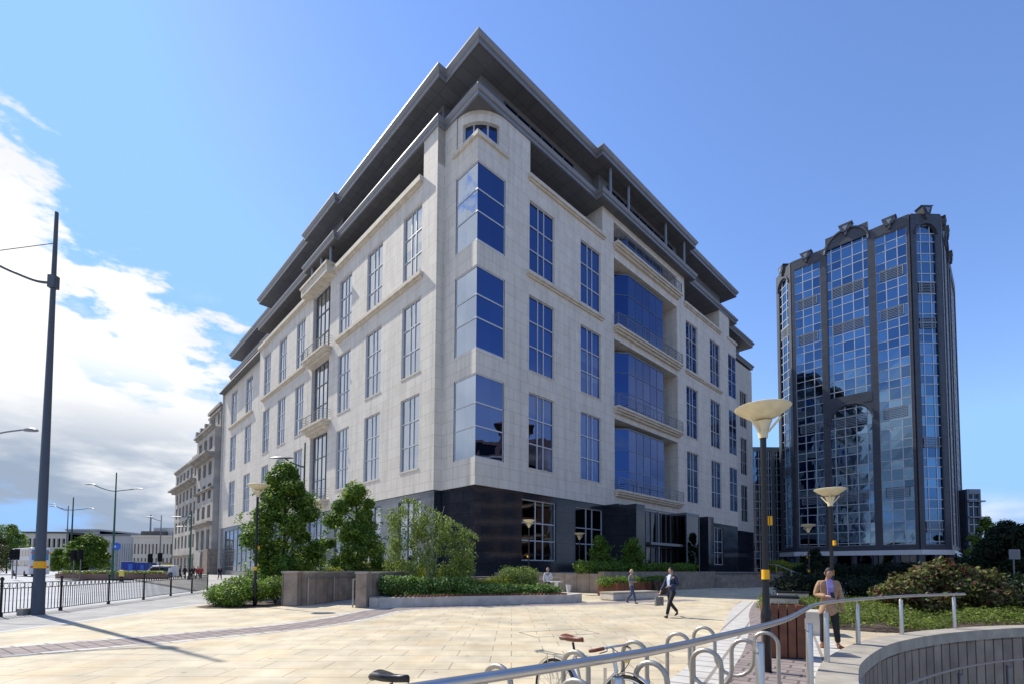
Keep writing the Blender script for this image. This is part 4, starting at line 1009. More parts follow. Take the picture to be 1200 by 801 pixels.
# inner handrail inside the stairwell
q2=s2([(4.3,5.0),(4.75,6.3),(5.35,7.2),(6.3,8.3),(7.75,9.6),(9.1,10.55),(10.85,11.6),(12.7,12.45),(14.4,13.0),(17,13.5),(22,13.6)],5)
IH=empty('stair_handrail',(0,0,0),0,'lower steel handrail fixed round the inside of the curved stairwell wall','handrail')
m_=MB();m_.tube([(x,y,-.62+.0*i) for i,(x,y) in enumerate(q2)],.026,n=10);m_.build('rail',M['galv'],IH,True)
for i in range(6,len(q2)-2,6):
    x,y=q2[i];m_=MB();m_.lathe([(.04,-3.4),(.04,-.78)],(x+.05,y+.14,0),12);o=m_.build('post',M['framed'],IH,True)
    b=MB();b.tube([(x+.05,y+.14,-.82),(x,y,-.8),(x,y,-.64)],.012,n=6);b.build('bracket',M['framed'],o)
# ---- cycle racks
def rack(x,y,label,dx=.565,dy=-.495):
    r=empty('cycle_rack',(x,y,0),math.atan2(dy,dx),label,'cycle rack','serpentine steel cycle racks')
    L_=math.hypot(dx,dy);rr=.155;h=.83;lo=.18
    pts=[(-rr,0,0),(-rr,0,h-rr)]
    def arc(cx_,cz,a0,a1,n=9):return [(cx_+rr_*math.cos(a0+(a1-a0)*i/n),0,cz+rr_*math.sin(a0+(a1-a0)*i/n)) for i in range(1,n+1)]
    rr_=rr;pts+=arc(0,h-rr,math.pi,0)
    rr_=(L_-2*rr)/2;pts+=[(rr,0,lo+rr_)]+arc(L_/2,lo+rr_,math.pi,2*math.pi)
    pts+=[(L_-rr,0,h-rr)];rr_=rr;pts+=arc(L_,h-rr,math.pi,0)+[(L_+rr,0,0)]
    m_=MB();m_.tube(pts,.026,n=12);m_.build('tube',M['galv'],r,True);return r
def rack_geom():pass
for (x,y),lb_ in zip([(2.25,6.5),(2.88,7.2),(1.47,5.75),(.67,5.04),(-.12,4.3)],
    ['wavy steel cycle rack, second from the black lamp','wavy steel cycle rack nearest the black lamp, partly over the white setts','wavy steel cycle rack in the middle, just right of the bicycle handlebar','wavy steel cycle rack that the silver bicycle with a brown saddle leans on','wavy steel cycle rack farthest left, almost hidden by the handrail']):
    rack(x,y,lb_,.63,-.55)
# ---- bicycles
def bicycle(x,y,ang,label,frame,sadm,gripm,rack_=True,mud=True,sz=.98):
    r=empty('bicycle',(x,y,0),ang,label,'bicycle')
    for wx in (0,1.03):
        w_=MB();w_.tube([(wx+.335*math.cos(t*math.pi/20),0,.345+.335*math.sin(t*math.pi/20)) for t in range(40)],.017,n=8,closed=True);wo_=w_.build('wheel',M['rubber'],r,True)
        m_=MB();m_.tube([(wx+.31*math.cos(t*math.pi/20),0,.345+.31*math.sin(t*math.pi/20)) for t in range(40)],.011,n=6,closed=True);m_.build('rim',M['chrome'],wo_,True)
        m_=MB()
        for t in range(24):
            a=t*math.pi/12;m_.bar((wx+.02*math.cos(a+1),.02*(-1)**t,.345+.02*math.sin(a+1)),(wx+.31*math.cos(a),0,.345+.31*math.sin(a)),.0025)
        m_.bar((wx,-.05,.345),(wx,.05,.345),.03);m_.build('spokes',M['chrome'],wo_)
    f=MB();bb=(.44,0,.29);st_=(.30,0,.78);hd=(.84,0,.80);hb=(.87,0,.70)
    for a,b,t in ((bb,st_,.016),(st_,hd,.016),(bb,hb,.018),((0,.05,.345),bb,.009),((0,-.05,.345),bb,.009),((0,.05,.345),st_,.008),((0,-.05,.345),st_,.008),(hb,hd,.02),(hb,(1.03,.05,.345),.011),(hb,(1.03,-.05,.345),.011)):f.tube([a,b],t,n=8)
    f.build('frame',M[frame],r,True)
    m_=MB();m_.tube([st_,(.265,0,sz-.07)],.013,n=8);m_.build('seat_post',M['black'],r,True)
    s=MB();vs=[]
    prof=[(-.14,.065,.0),(-.12,.078,.012),(-.05,.07,.005),(.02,.04,-.002),(.09,.022,.0),(.15,.018,.006),(.165,.008,.0)]
    n=10;fs=[]
    for i,(xx_,hw,dz_) in enumerate(prof):
        for j in range(n):
            a=2*math.pi*j/n;vs.append((.255+xx_,hw*math.cos(a),sz-.03+dz_+(.026*math.sin(a) if math.sin(a)>0 else .045*math.sin(a)*(.5+hw*6))))
    for i in range(len(prof)-1):
        for j in range(n):fs.append((i*n+j,i*n+(j+1)%n,(i+1)*n+(j+1)%n,(i+1)*n+j))
    fs.append(tuple(range(n)));fs.append(tuple(range((len(prof)-1)*n,len(prof)*n)));s.add(vs,fs);s.build('saddle',M[sadm],r,True)
    h=MB();h.tube([(.84,0,.8),(.825,0,.93),(.87,0,.95)],.012,n=8);h.tube(smooth_poly([(.83,-.20,.93),(.885,-.12,.95),(.9,0,.955),(.885,.12,.95),(.83,.20,.93)],4),.012,n=8);ho=h.build('handlebar',M['chrome'],r,True)
    for s_i in (-1,1):
        g_=MB();g_.tube([(.855,s_i*.16,.94),(.80,s_i*.235,.92),(.75,s_i*.25,.91)],.018,n=10);g_.build('grip',M[gripm],ho,True)
        g_=MB();g_.tube(smooth_poly([(.88,s_i*.1,.95),(.98,s_i*.09,.90),(.98,s_i*.03,.78),(.90,0,.68)],4),.004,n=5);g_.build('brake_cable',M['black'],ho,True)
        g_=MB();g_.tube([(.87,s_i*.13,.945),(.90,s_i*.17,.92),(.86,s_i*.23,.90)],.005,n=5);g_.build('brake_lever',M['black'],ho,True)
    if rack_:
        c_=MB();c_.box(-.3,.16,-.05,-.035,.735,.745);c_.box(-.3,.16,.035,.05,.735,.745);c_.box(-.02,.0,-.05,.05,.737,.743);c_.box(-.31,-.27,-.06,.06,.73,.75)
        c_.bar((-.1,.05,.74),(0,.06,.345),.008);c_.bar((-.1,-.05,.74),(0,-.06,.345),.008);c_.build('luggage_rack',M['chrome'],r)
    if mud:
        for wx in (0,1.03):
            c_=MB();pts=[(wx+.375*math.cos(a),0,.345+.375*math.sin(a)) for a in [R(10)+R(150)*i/14 for i in range(15)]]
            for i in range(14):c_.bar(pts[i],pts[i+1],.045,.004)
            c_.build('mudguard',M['chrome'],r)
    c_=MB();c_.lathe([(.09,-.006),(.09,.006)],(0,0,0),20);co_=c_.build('chainring',M['black'],r);co_.location=(.44,-.06,.29);co_.rotation_euler=(R(90),0,0)
    c_=MB();c_.bar((.44,-.075,.29),(.52,-.075,.14),.02,.012);c_.box(.48,.57,-.16,-.08,.12,.14);c_.bar((.44,.075,.29),(.36,.075,.44),.02,.012);c_.box(.31,.40,.08,.16,.43,.45);c_.build('crank',M['black'],r)
    c_=MB();c_.tube([(.95,.03,.82),(.99,.04,.86)],[.03,.035],n=10);c_.build('lamp',M['yelbox'],r,True)
    return r
bicycle(.50,5.38,math.atan2(-.80,.60),'silver bicycle with brown leather saddle and grips parked at the racks','chrome','leather','leather')
q=at(459,797,3.35);ba=math.atan2(-.45,.9)
bicycle(q.x-.27*math.cos(ba),q.y-.27*math.sin(ba),ba,'bicycle of which mainly the black saddle shows at the bottom edge','black','leatherk','leatherk',False,False,.97)
# ---- planters, walls, benches
PL=empty('stone_planter',(0,0,0),0,'long low curved stone planter full of shrubs and ivy left of centre','planter')
fr=s2([(-6.05,20.35),(-4.6,20.6),(-3.0,21.2),(-1.5,21.95),(.2,22.6),(1.6,23.1),(2.85,23.6)],4)
bk_=[(3.6,24.6),(2.6,26.4),(0,26.8),(-3,26.2),(-6.05,24.5)]
def ringwall(name,par,loop,w_,z0,z1,m,closed=True):
    mb=MB();n=len(loop);v=[Vector((x,y)) for x,y in loop];inn=[]
    cen=sum(v,Vector((0,0)))/n
    for i in range(n):
        d=(v[(i+1)%n]-v[i-1]).normalized();q=Vector((-d.y,d.x))
        if q.dot(cen-v[i])<0:q=-q
        inn.append(v[i]+q*w_)
    rng_=range(n) if closed else range(n-1)
    for i in rng_:
        j=(i+1)%n;a,b,c_,d_=v[i],v[j],inn[j],inn[i]
        mb.add([(*a,z0),(*b,z0),(*c_,z0),(*d_,z0),(*a,z1),(*b,z1),(*c_,z1),(*d_,z1)],[(4,5,6,7),(0,1,5,4),(2,3,7,6)])
    return mb.build(name,m,par)
ringwall('wall',PL,fr+bk_,.4,-.02,.42,M['planterw'])
sl=MB()   # timber slat seat along the front edge
for i in range(len(fr)-1):
    a=Vector(fr[i]);b=Vector(fr[i+1]);d=(b-a).normalized();q=Vector((-d.y,d.x));n=max(1,int((b-a).length/.14))
    for j in range(n):
        c0=a+(b-a)*(j/n);c1=c0+d*.085
        if i<3:continue
        e=[c0+q*.02,c1+q*.02,c1+q*.38,c0+q*.38];sl.prism([tuple(p) for p in e],.423,.50)
sl.build('slat_seat',M['wood'],PL)
so_=MB();so_.prism([(x,y) for x,y in [(p[0]*.93,p[1]*1.02) for p in fr]+[(2.9,25),(1.8,26.1),(0,26.4),(-3,25.8),(-5.7,24.3)]],.0,.34);so_.build('soil',M['earth'],PL)
RW=empty('ramp_wall',(0,0,0),0,'brown-grey stone wall with steel handrail beside the sloping path left of centre','wall')
def wallseg(par,a,b,w_,h,name='wall',m='rampw',cop=True):
    mb=MB();A_=Vector((*a,0));B_=Vector((*b,0));d=(B_-A_).normalized();q=Vector((-d.y,d.x,0))*w_/2
    mb.prism([tuple((A_-q).xy),tuple((B_-q).xy),tuple((B_+q).xy),tuple((A_+q).xy)],-.05,h);o=mb.build(name,M[m],par)
    if cop:
        c_=MB();q=q*1.12;e=d*.04;c_.prism([tuple((A_-q-e).xy),tuple((B_-q+e).xy),tuple((B_+q+e).xy),tuple((A_+q-e).xy)],h+.003,h+.09);c_.build('coping',M['coping'],o)
    return o
wallseg(RW,(-9.95,21.0),(-9.3,21.0),.5,1.42,'pier');wallseg(RW,(-9.28,21.2),(-8.4,29.5),.42,1.40)
hr=MB();hp=[(-8.98,21.15),(-8.75,23.6),(-8.5,26.1),(-8.3,28.5)]
hr.tube([(*p,1.22) for p in hp],.028,n=8)
for p in hp:hr.tube([(*p,0),(*p,1.2)],.032,n=8)
hr.build('handrail',M['galv'],RW,True)
RW2=empty('ramp_wall',(0,0,0),0,'short stone wall and square pier at the left end of the long planter','wall')
wallseg(RW2,(-6.55,20.35),(-6.1,20.35),.5,1.42,'pier');wallseg(RW2,(-6.3,20.62),(-5.6,26.8),.42,1.40);wallseg(RW2,(-5.4,26.9),(2.,28.2),.35,1.0)
hr=MB();hp=[(-6.72,20.3),(-6.5,23),(-6.1,27.2),(-1,28.6),(3.,29.2)];hr.tube([(*p,1.18) for p in hp],.028,n=8)
for p in hp:hr.tube([(*p,0),(*p,1.16)],.032,n=8)
hr.build('handrail',M['galv'],RW2,True)
# stone seats, timber planters
def block(x,y,rz,l,w_,h,label,m='planterw',name='stone_bench',cat='bench',grp='pale stone bench blocks'):
    r=empty(name,(x,y,0),rz,label,cat,grp);b=MB();b.box(-l/2,l/2,-w_/2,w_/2,.06,h-.09);b.box(-l/2+.05,l/2-.05,-w_/2+.05,w_/2-.05,0,.06);b.build('base',M[m],r,bevel=.012)
    t=MB();t.box(-l/2-.02,l/2+.02,-w_/2-.02,w_/2+.02,h-.087,h);t.build('seat_slab',M['coping'],r,bevel=.012);return r
block(6.55,26.6,R(34),3.6,1.0,.46,'long pale stone bench block behind the walking woman')
def slatbox(x,y,rz,l,w_,h,label,plants=True,n=None,name='timber_planter',cat='planter',grp=None):
    r=empty(name,(x,y,0),rz,label,cat,grp)
    for i in range(n or int(l/.14)):
        N_=n or int(l/.14);a=-l/2+l*i/N_
        for sg in (-1,1):
            b=MB();b.box(a+.012,a+l/N_-.012,sg*w_/2-.02,sg*w_/2+.02,.03,h);b.build('slat',M['wood'],r)
    N2=max(3,int(w_/.14))
    for i in range(N2):
        a=-w_/2+w_*i/N2
        for sg in (-1,1):
            b=MB();b.box(sg*l/2-.02,sg*l/2+.02,a+.022,a+w_/N2-.012,.03,h);b.build('slat',M['wood'],r)
    b=MB();b.box(-l/2+.03,l/2-.03,-w_/2+.03,w_/2-.03,0,h-.08);b.build('liner',M['dark'],r);return r
slatbox(5.33,9.45,R(-12),.62,.5,1.02,'tall timber-slatted litter bin beside the black lamp in the foreground',n=4,name='litter_bin',cat='bin')
slatbox(6.9,30.2,R(38),2.6,1.6,.85,'large timber-slatted planter in shade behind the stone bench')
slatbox(9.6,32.6,R(38),2.2,1.4,.85,'smaller timber-slatted planter between the big one and the black bins')
for i,(px,py) in enumerate(((769,697),(776,694))):
    x,y=g(px,py);r=empty('litter_bin',(x,y,0),.4,'black litter bin by the steps, %s of the pair'%('left and nearer' if i==0 else 'right and taller'),'bin','black bins by the steps')
    b=MB();h=.95+.1*i;b.lathe([(.22,0),(.24,.03),(.26,h*.75),(.25,h*.76)],n=14);b.build('body',M['black'],r,True);b=MB();b.lathe([(.26,h*.86),(.27,h*.88),(.26,h),(.1,h+.05)],n=14)
    for a in (0,2.1,4.2):b.bar((.22*math.cos(a),.22*math.sin(a),h*.74),(.22*math.cos(a),.22*math.sin(a),h*.88),.04)
    b.build('hood',M['black'],r)
# concrete cubes / seats on the right with dark tops
for i,(px,py,l,h,lb_) in enumerate(((930,744,1.25,.62,'pale concrete seat block with sloping side directly behind the slatted bin'),(912,719,1.1,.6,'pale concrete block with dark top, middle of the row on the right'),(926,706,1.4,.5,'farthest concrete block with dark top in the row on the right'))):
    x,y=g(px,py);r=empty('seat_block',(x+.45,y+.55,0),R(-28),lb_,'bench','concrete seat blocks on the right')
    b=MB();b.prism([(-l/2,-.45),(l/2,-.45),(l/2-.12,.45),(-l/2,.45)],0,h);b.build('base',M['planterw'],r,bevel=.02)
    if i:
        t=MB();t.box(-l/2-.04,l/2+.04,-.5,.5,h+.002,h+.08);t.build('top',M['black'],r,bevel=.01)
# small white table and stool pair beyond planter
r=empty('stone_table',(*g(652,693.5),0),0,'small white pedestal table behind the person in white','table');b=MB();b.box(-.4,.4,-.25,.25,.72,.8);b.box(-.12,.12,-.12,.12,0,.72);b.build('top_and_stem',M['white'],r)
r=empty('flower_pot',(*g(666.5,693.5),0),0,'small white tapered pot beside the pedestal table','pot');b=MB();b.lathe([(.13,0),(.2,.5),(.22,.5),(.22,.54),(.18,.54)],n=14);b.build('pot',M['white'],r,True)
# ================================================================ VEGETATION
def leafcloud(mb,c,rad,n,size,up=.35,shell=.55,droop=0.):
    c=Vector(c);rx,ry,rz=rad
    for _ in range(n):
        d=Vector((random.gauss(0,1),random.gauss(0,1),random.gauss(0,1)));d.normalize()
        t=random.random()**(1/3.)*(1-shell)+shell*random.random()**.35
        t=min(1.06,t*random.uniform(.82,1.08))
        p=c+Vector((d.x*rx*t,d.y*ry*t,d.z*rz*t))
        s=size*random.uniform(.6,1.25)
        nn=(d+Vector((random.gauss(0,.6),random.gauss(0,.6),random.gauss(up,.6)))).normalized()
        a=nn.orthogonal().normalized();b=nn.cross(a);th=random.uniform(0,6.28)
        u=(a*math.cos(th)+b*math.sin(th))*s;v_=(b*math.cos(th)-a*math.sin(th))*s*.5
        if droop:u.z-=s*droop;
        mb.v+= [tuple(p-u*.5),tuple(p+v_*.5),tuple(p+u*.5),tuple(p-v_*.5)];o=len(mb.v)-4;mb.f.append((o,o+1,o+2,o+3));mb.m.append(0)
def trunk(root,h,r0,m,lims=5,spread=1.2,h0=.35,base=0):
    mb=MB();pts=[(0,0,base),(.03,.02,h*.3),(-.04,.05,h*.6),(.02,0,h*.92)];mb.tube(smooth_poly(pts,3),[r0*(1-.075*i) for i in range(10)],n=8)
    for i in range(lims):
        a=i*2.4+random.random();z=h*(h0+.5*i/lims);l=spread*random.uniform(.7,1.1)*(1.15-.5*i/lims)
        mb.tube([(0,0,z),(math.cos(a)*l*.5,math.sin(a)*l*.5,z+l*.45),(math.cos(a)*l,math.sin(a)*l,z+l*.8)],[r0*.45,r0*.3,r0*.1],n=6)
    return mb.build('trunk',m,root,True)
def tree(px,Y,ytop,halfw,label,leaf='leafA',n=9000,size=.16,base=1.0,clumps=26,trunkm='bark',cone=.5,grp=None,dy=None,name='tree',z0=0):
    p=at(px,660,Y);h=at(px,ytop,Y).z;r=empty(name,(p.x,p.y,z0),random.uniform(0,6),label,'tree',grp);h-=z0
    trunk(r,h,max(.06,h*.014),M[trunkm],6,halfw*.8,.3)
    mb=MB();H_=h-base
    for i in range(clumps):
        t=(i+.5)/clumps;z=base+H_*(.08+.86*t)
        w_=halfw*(math.sin(math.pi*min(1,(t*.82+.16)))**.7)*(1-cone*t*.55);a=i*2.399+random.uniform(-.4,.4);q=w_*random.uniform(.35,.82)
        cr=halfw*random.uniform(.22,.5)*(1-.35*t)
        leafcloud(mb,(math.cos(a)*q,math.sin(a)*q,z),(cr,cr,cr*random.uniform(.7,1.)),n//clumps,size)
    leafcloud(mb,(0,0,base+H_*.45),(halfw*.5,halfw*.5,H_*.40),n//11,size)
    for i in range(n//240):
        a=random.uniform(0,6.28);t=random.random();w_=halfw*(math.sin(math.pi*min(1,(t*.82+.16)))**.7)*(1-cone*t*.55)*random.uniform(.9,1.12)
        leafcloud(mb,(math.cos(a)*w_,math.sin(a)*w_,base+H_*(.04+.95*t)),(.22,.22,.2),9,size)
    mb.build('crown',M[leaf],r);return r
random.seed(11)
tree(333,26,540,2.55,'bushy dark green tree behind the left ramp wall, taller and leftmost',leaf='leafA',n=30000,size=.17,base=.9,clumps=22,cone=.75)
tree(416,29,563,2.35,'rounded mid green tree right of the taller one behind the ramp',leaf='leafB',n=26000,size=.17,base=.5,clumps=20,cone=.6)
# birch, leaning drooping crown
p=at(505,660,24.6);r=empty('birch_tree',(p.x,p.y,.3),0,'airy drooping young birch with thin pale stems in the long planter','tree')
mb=MB()
for i in range(6):
    a=i*1.05;mb.tube(smooth_poly([(0+.1*math.cos(a),.1*math.sin(a),0),(.25*math.cos(a),.25*math.sin(a),1.6),(.7*math.cos(a)-.3,.6*math.sin(a),3.3),(1.0*math.cos(a)-.35,.8*math.sin(a),4.6)],3),[.045-.004*j for j in range(10)],n=6)
mb.build('trunk',M['birch'],r,True)
mb=MB()
for i in range(150):
    t=random.random();px_=random.uniform(-2.25,2.25)
    top=4.75-.38*abs(px_+1.3)**1.25 if px_>-1.3 else 4.75-1.1*(abs(px_+1.3))**1.6
    z=random.uniform(.9,max(1.2,top));yy=random.uniform(-1.3,1.3)*(1-.3*abs(px_)/2.3)
    sp=random.uniform(.22,.42);leafcloud(mb,(px_*.95,yy,z),(sp,sp,sp*1.5),115,.115,up=.1,shell=.3,droop=.4)
for i in range(60):
    a=random.uniform(-2.4,2.4);top=4.9-.38*abs(a+1.3)**1.25 if a>-1.3 else 4.9-1.1*(abs(a+1.3))**1.6
    leafcloud(mb,(a,random.uniform(-.6,.6),top),(.14,.14,.2),22,.11)
mb.build('crown',M['leafC'],r)
# entrance trees in the shade
tree(704,37,626,1.35,'dark small tree in shade left of the entrance, left of its pair',leaf='leafA',n=9000,size=.16,base=.8,clumps=16,z0=0,grp=None)
tree(741,38,629,1.5,'dark small tree in shade left of the entrance, right of its pair',leaf='leafA',n=9000,size=.16,base=.6,clumps=16)
# far trees
tree(103,88,625,4.1,'broad round tree on the roundabout',leaf='leafA',n=14000,size=.4,base=1.,clumps=26,cone=.3)
tree(69,92,641,2.2,'smaller bright green tree beside the bus, left of the roundabout tree',leaf='leafB',n=7000,size=.35,base=.5,clumps=16,cone=.3)
tree(8,96,613,4.6,'leafy green tree at the far left edge',leaf='leafB',n=14000,size=.3,base=.5,clumps=24,cone=.4)
tree(-12,92,622,4.2,'reddish-green tree cut by the left edge',leaf='leafR',n=7000,size=.3,base=.5,clumps=18,cone=.4)
tree(1157,75,604,3.,'bright green tree right of the dark glass block',leaf='leafB',n=9000,size=.32,base=1,clumps=18)
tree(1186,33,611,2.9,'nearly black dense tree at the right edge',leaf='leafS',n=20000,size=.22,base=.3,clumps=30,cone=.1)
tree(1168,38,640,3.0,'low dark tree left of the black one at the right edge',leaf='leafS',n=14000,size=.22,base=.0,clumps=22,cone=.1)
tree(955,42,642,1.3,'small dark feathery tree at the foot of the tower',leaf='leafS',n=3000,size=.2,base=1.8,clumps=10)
def shrub(name,label,clumps,leaf,size,dens=900,cat='shrub',grp=None,stems=True,up=.5):
    cx_=sum(c[0] for c in clumps)/len(clumps);cy_=sum(c[1] for c in clumps)/len(clumps)
    r=empty(name,(cx_,cy_,clumps[0][2] if False else 0),0,label,cat,grp);mb=MB();st_=MB()
    for (x,y,z,rx,ry,rz) in clumps:
        n=int(dens*rx*ry*4);leafcloud(mb,(x-cx_,y-cy_,z),(rx,ry,rz),n,size,up=up,shell=.6)
        for j in range(int(n/70)):
            a=random.uniform(0,6.28);e=random.uniform(0,1);leafcloud(mb,(x-cx_+rx*math.cos(a)*math.cos(e),y-cy_+ry*math.sin(a)*math.cos(e),z+rz*math.sin(e)),(.09,.09,.12),7,size)
        if stems:
            for j in range(4):
                a=j*1.6;st_.tube([(x-cx_,y-cy_,0),(x-cx_+rx*.6*math.cos(a),y-cy_+ry*.6*math.sin(a),z+rz*.4)],[.02,.008],n=5)
    mb.build('foliage',M[leaf],r)
    if stems:st_.build('stems',M['bark'],r)
    return r
def fill(poly_line,w_,zc,rz,step=.8,j=.2):
    out=[];P_=smooth_poly(poly_line,6);last=None
    for p in P_:
        if last is None or (p-last).length>step:
            last=p;out.append((p.x+random.uniform(-j,j),p.y+random.uniform(-j,j),zc+random.uniform(-j,j)*.4,w_*random.uniform(.8,1.15),w_*random.uniform(.8,1.15),rz*random.uniform(.8,1.2)))
    return out
# left bed
b_=sheet('planting_bed',[[(-13.3,21.2),(-13.2,20.0),(-12.3,19.3),(-11.2,19.3),(-10.3,19.9),(-9.9,20.7),(-9.7,24),(-13.3,24)]],.012,M['earth'])
shrub('shrub','low spreading green bush around the foot of the left lamp',[(-12.5,20.6,.45,.65,.6,.5),(-11.7,20.2,.45,.7,.6,.55),(-12.0,21.2,.75,.8,.7,.55),(-11.2,21.0,.6,.6,.6,.5),(-12.9,21.5,.5,.6,.6,.5)],'leafB',.10,1500)
shrub('shrub','dense green bush against the stone pier right of the left lamp',[(-10.8,21.9,.75,.75,.6,.6),(-10.2,22.4,.85,.6,.6,.6)],'leafB',.10,1500)
shrub('shrub','lime and yellow flowering shrubs above the left ramp wall',[(-11.0,25.5,1.3,.7,.6,.5),(-8.9,29.8,1.5,.8,.7,.6),(-10.,26.5,1.25,.7,.6,.5),(-7.4,29.8,1.6,.8,.7,.6),(-12.,26.5,1.3,.8,.6,.5)],'leafY',.12,1100,stems=False)
shrub('shrub','mixed green hedge behind the left ramp wall',fill([(-13,25),(-10.5,28),(-8,31),(-5,31)],1.1,.8,.85,1.2),'leafA',.14,700,stems=False)
shrub('shrub','rounded green shrub between the ramp wall and the mid green tree',[(-6.6,29.3,1.5,.8,.7,.75),(-5.4,29.6,1.4,.8,.7,.7)],'leafB',.13,900,stems=False)
shrub('shrub','yellowish shrub with pink tips behind the birch stems',[(-4.9,27.6,1.3,.9,.6,.6),(-3.3,27.9,1.3,.9,.6,.55),(-6.,27.6,1.2,.6,.5,.5)],'leafY',.10,800,stems=False)
# planter contents
shrub('shrub','glossy dark green ivy mass on the left half of the long planter',fill([(-5.4,21.8),(-4.3,22.0),(-3.2,22.6),(-2.2,23.0)],.62,.85,.5,.55,.12),'leafG',.13,1500,stems=False)
shrub('shrub','bright light green leaves at the left end of the long planter',[(-5.2,21.5,.62,.45,.4,.32),(-4.9,22.4,.9,.5,.5,.35)],'leafGC',.11,1800,stems=False)
shrub('shrub','yellow-green shrubs in the middle of the long planter',fill([(-2.6,24.2),(-1.2,24.0),(0,24.2)],.7,.85,.42,.6),'leafY',.09,1300,stems=False)
shrub('shrub','feathery tall green shrub right of the birch in the planter',fill([(-.3,24.6),(.8,24.9),(1.5,25.1)],.65,1.15,.6,.55),'leafC',.09,1300,stems=False)
shrub('shrub','low glossy ivy trailing along the right half of the planter',fill([(-1.6,22.7),(-.2,23.3),(1.,23.8),(2.2,24.2)],.5,.58,.33,.5,.1),'leafG',.12,1600,stems=False)
shrub('shrub','low clipped ground cover along the planter front edge',fill([(-4.6,21.2),(-2.8,22.),(-1.2,22.6),(.6,23.3)],.35,.42,.18,.45,.06),'leafA',.08,1800,stems=False)
# hedges in shade by the steps
hedge_=[]
shrub('hedge','dark hedge on the terrace in front of the granite base',fill([bw(2,-8.3)+(0,),bw(9,-8.3)+(0,),bw(16,-8.6)+(0,)],1.0,1.75,.55,1.2),'leafA',.16,420,cat='hedge',stems=False)
shrub('hedge','bright green clipped hedge beside the sloping stair handrail',[(*bw(34.5,-9.0),2.1,1.3,1.2,.95),(*bw(35.6,-9.2),2.0,1.2,1.1,.85)],'leafY',.14,700,cat='hedge',stems=False)
shrub('hedge','long dark green hedge running right from the stair handrail',fill([bw(37.,-9.0)+(0,),bw(45.,-9.4)+(0,)],1.2,1.9,.75,1.5),'leafB',.18,420,cat='hedge',stems=False)
shrub('shrub','greenery spilling over the big timber planter',fill([(6.2,29.6),(7.8,30.8)],.75,.95,.3,.6),'leafA',.12,900,stems=False)
shrub('shrub','greenery over the smaller timber planter',fill([(9.,32.2),(10.4,33.2)],.7,.95,.3,.6),'leafA',.12,900,stems=False)
# right: ground cover, reddish shrub, dark hedge
GCp=[g(926,700),g(944,712),g(985,733),g(1010,742),g(1062,745.5),g(1130,739.5),(16.,14.3),(24,14.6),(40,15),(40,24),(24,26),(14,25.5)]
GCp=[(14.2,27.5),(10.6,20.5),(9.2,16.2),(9.0,14.2),(9.9,13.2),(11.4,12.95),(12.9,13.85),(15.,14.35),(24,14.8),(34,16),(34,26),(24,29)]
b2=sheet('planting_bed',[GCp],.02,M['earth'])
def inpoly(x,y,P_):
    c=False;n=len(P_)
    for i in range(n):
        x1,y1=P_[i];x2,y2=P_[i-1]
        if (y1>y)!=(y2>y) and x<(x2-x1)*(y-y1)/(y2-y1)+x1:c=not c
    return c
mb=MB();cnt=0
while cnt<3400:
    x=random.uniform(8.5,30);y=12.5+17*random.random()**1.5
    if not inpoly(x,y,GCp):continue
    cnt+=1;h=.20+.14*math.sin(x*1.7)*math.sin(y*1.3)+random.uniform(-.08,.12)
    leafcloud(mb,(x,y,h),(.22,.22,.14),24,.085,up=1.1,shell=.4)
o=mb.build('ground_cover',M['leafGC']);tag(o,'dense low light-green ground cover filling the bed behind the curved coping','ground cover',kind='stuff')
shrub('shrub','big loose shrub of reddish and bronze leaves at the back of the ground cover',[(14.6,18.2,.85,.9,.8,.5),(15.5,18.5,1.15,.9,.8,.55),(16.3,18.6,1.5,.8,.8,.6),(16.9,18.2,1.0,.9,.8,.55),(16.9,18.7,1.95,.35,.35,.35),(18.1,18.5,1.35,.7,.7,.5),(17.8,18.,.7,.8,.7,.5),(15.6,17.8,.5,.8,.7,.45),(17.4,18.6,1.6,.5,.5,.4),(18.7,18.4,.8,.6,.6,.5)],'leafR',.19,520)
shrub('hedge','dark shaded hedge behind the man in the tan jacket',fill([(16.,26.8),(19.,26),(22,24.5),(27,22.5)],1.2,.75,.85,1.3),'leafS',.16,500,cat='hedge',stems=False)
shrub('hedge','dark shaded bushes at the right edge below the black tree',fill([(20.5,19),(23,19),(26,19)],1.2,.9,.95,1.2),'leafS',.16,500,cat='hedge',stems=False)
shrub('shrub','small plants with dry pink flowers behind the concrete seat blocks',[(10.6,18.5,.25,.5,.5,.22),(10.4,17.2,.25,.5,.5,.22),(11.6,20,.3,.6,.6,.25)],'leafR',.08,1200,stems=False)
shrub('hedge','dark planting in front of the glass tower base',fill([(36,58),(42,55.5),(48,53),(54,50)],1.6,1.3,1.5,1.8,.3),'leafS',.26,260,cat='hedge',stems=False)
# roundabout
rb2=empty('roundabout_bed',(at(118,660,62).x,64,0),0,'low brick-edged roundabout bed with a clipped hedge on top','planting bed')
m_=MB();m_.lathe([(7,0),(7,.65),(6.7,.65),(6.6,.3)],n=40,sx=1,sy=.5);m_.build('brick_edge',M['brickr'],rb2,True)
mb=MB()
for i in range(150):
    a=random.uniform(0,6.28);q_=6.6*math.sqrt(random.random());leafcloud(mb,(q_*math.cos(a),q_*.5*math.sin(a),.85),(.7,.7,.25),60,.22,up=1)
mb.build('hedge',M['leafGC'],rb2)
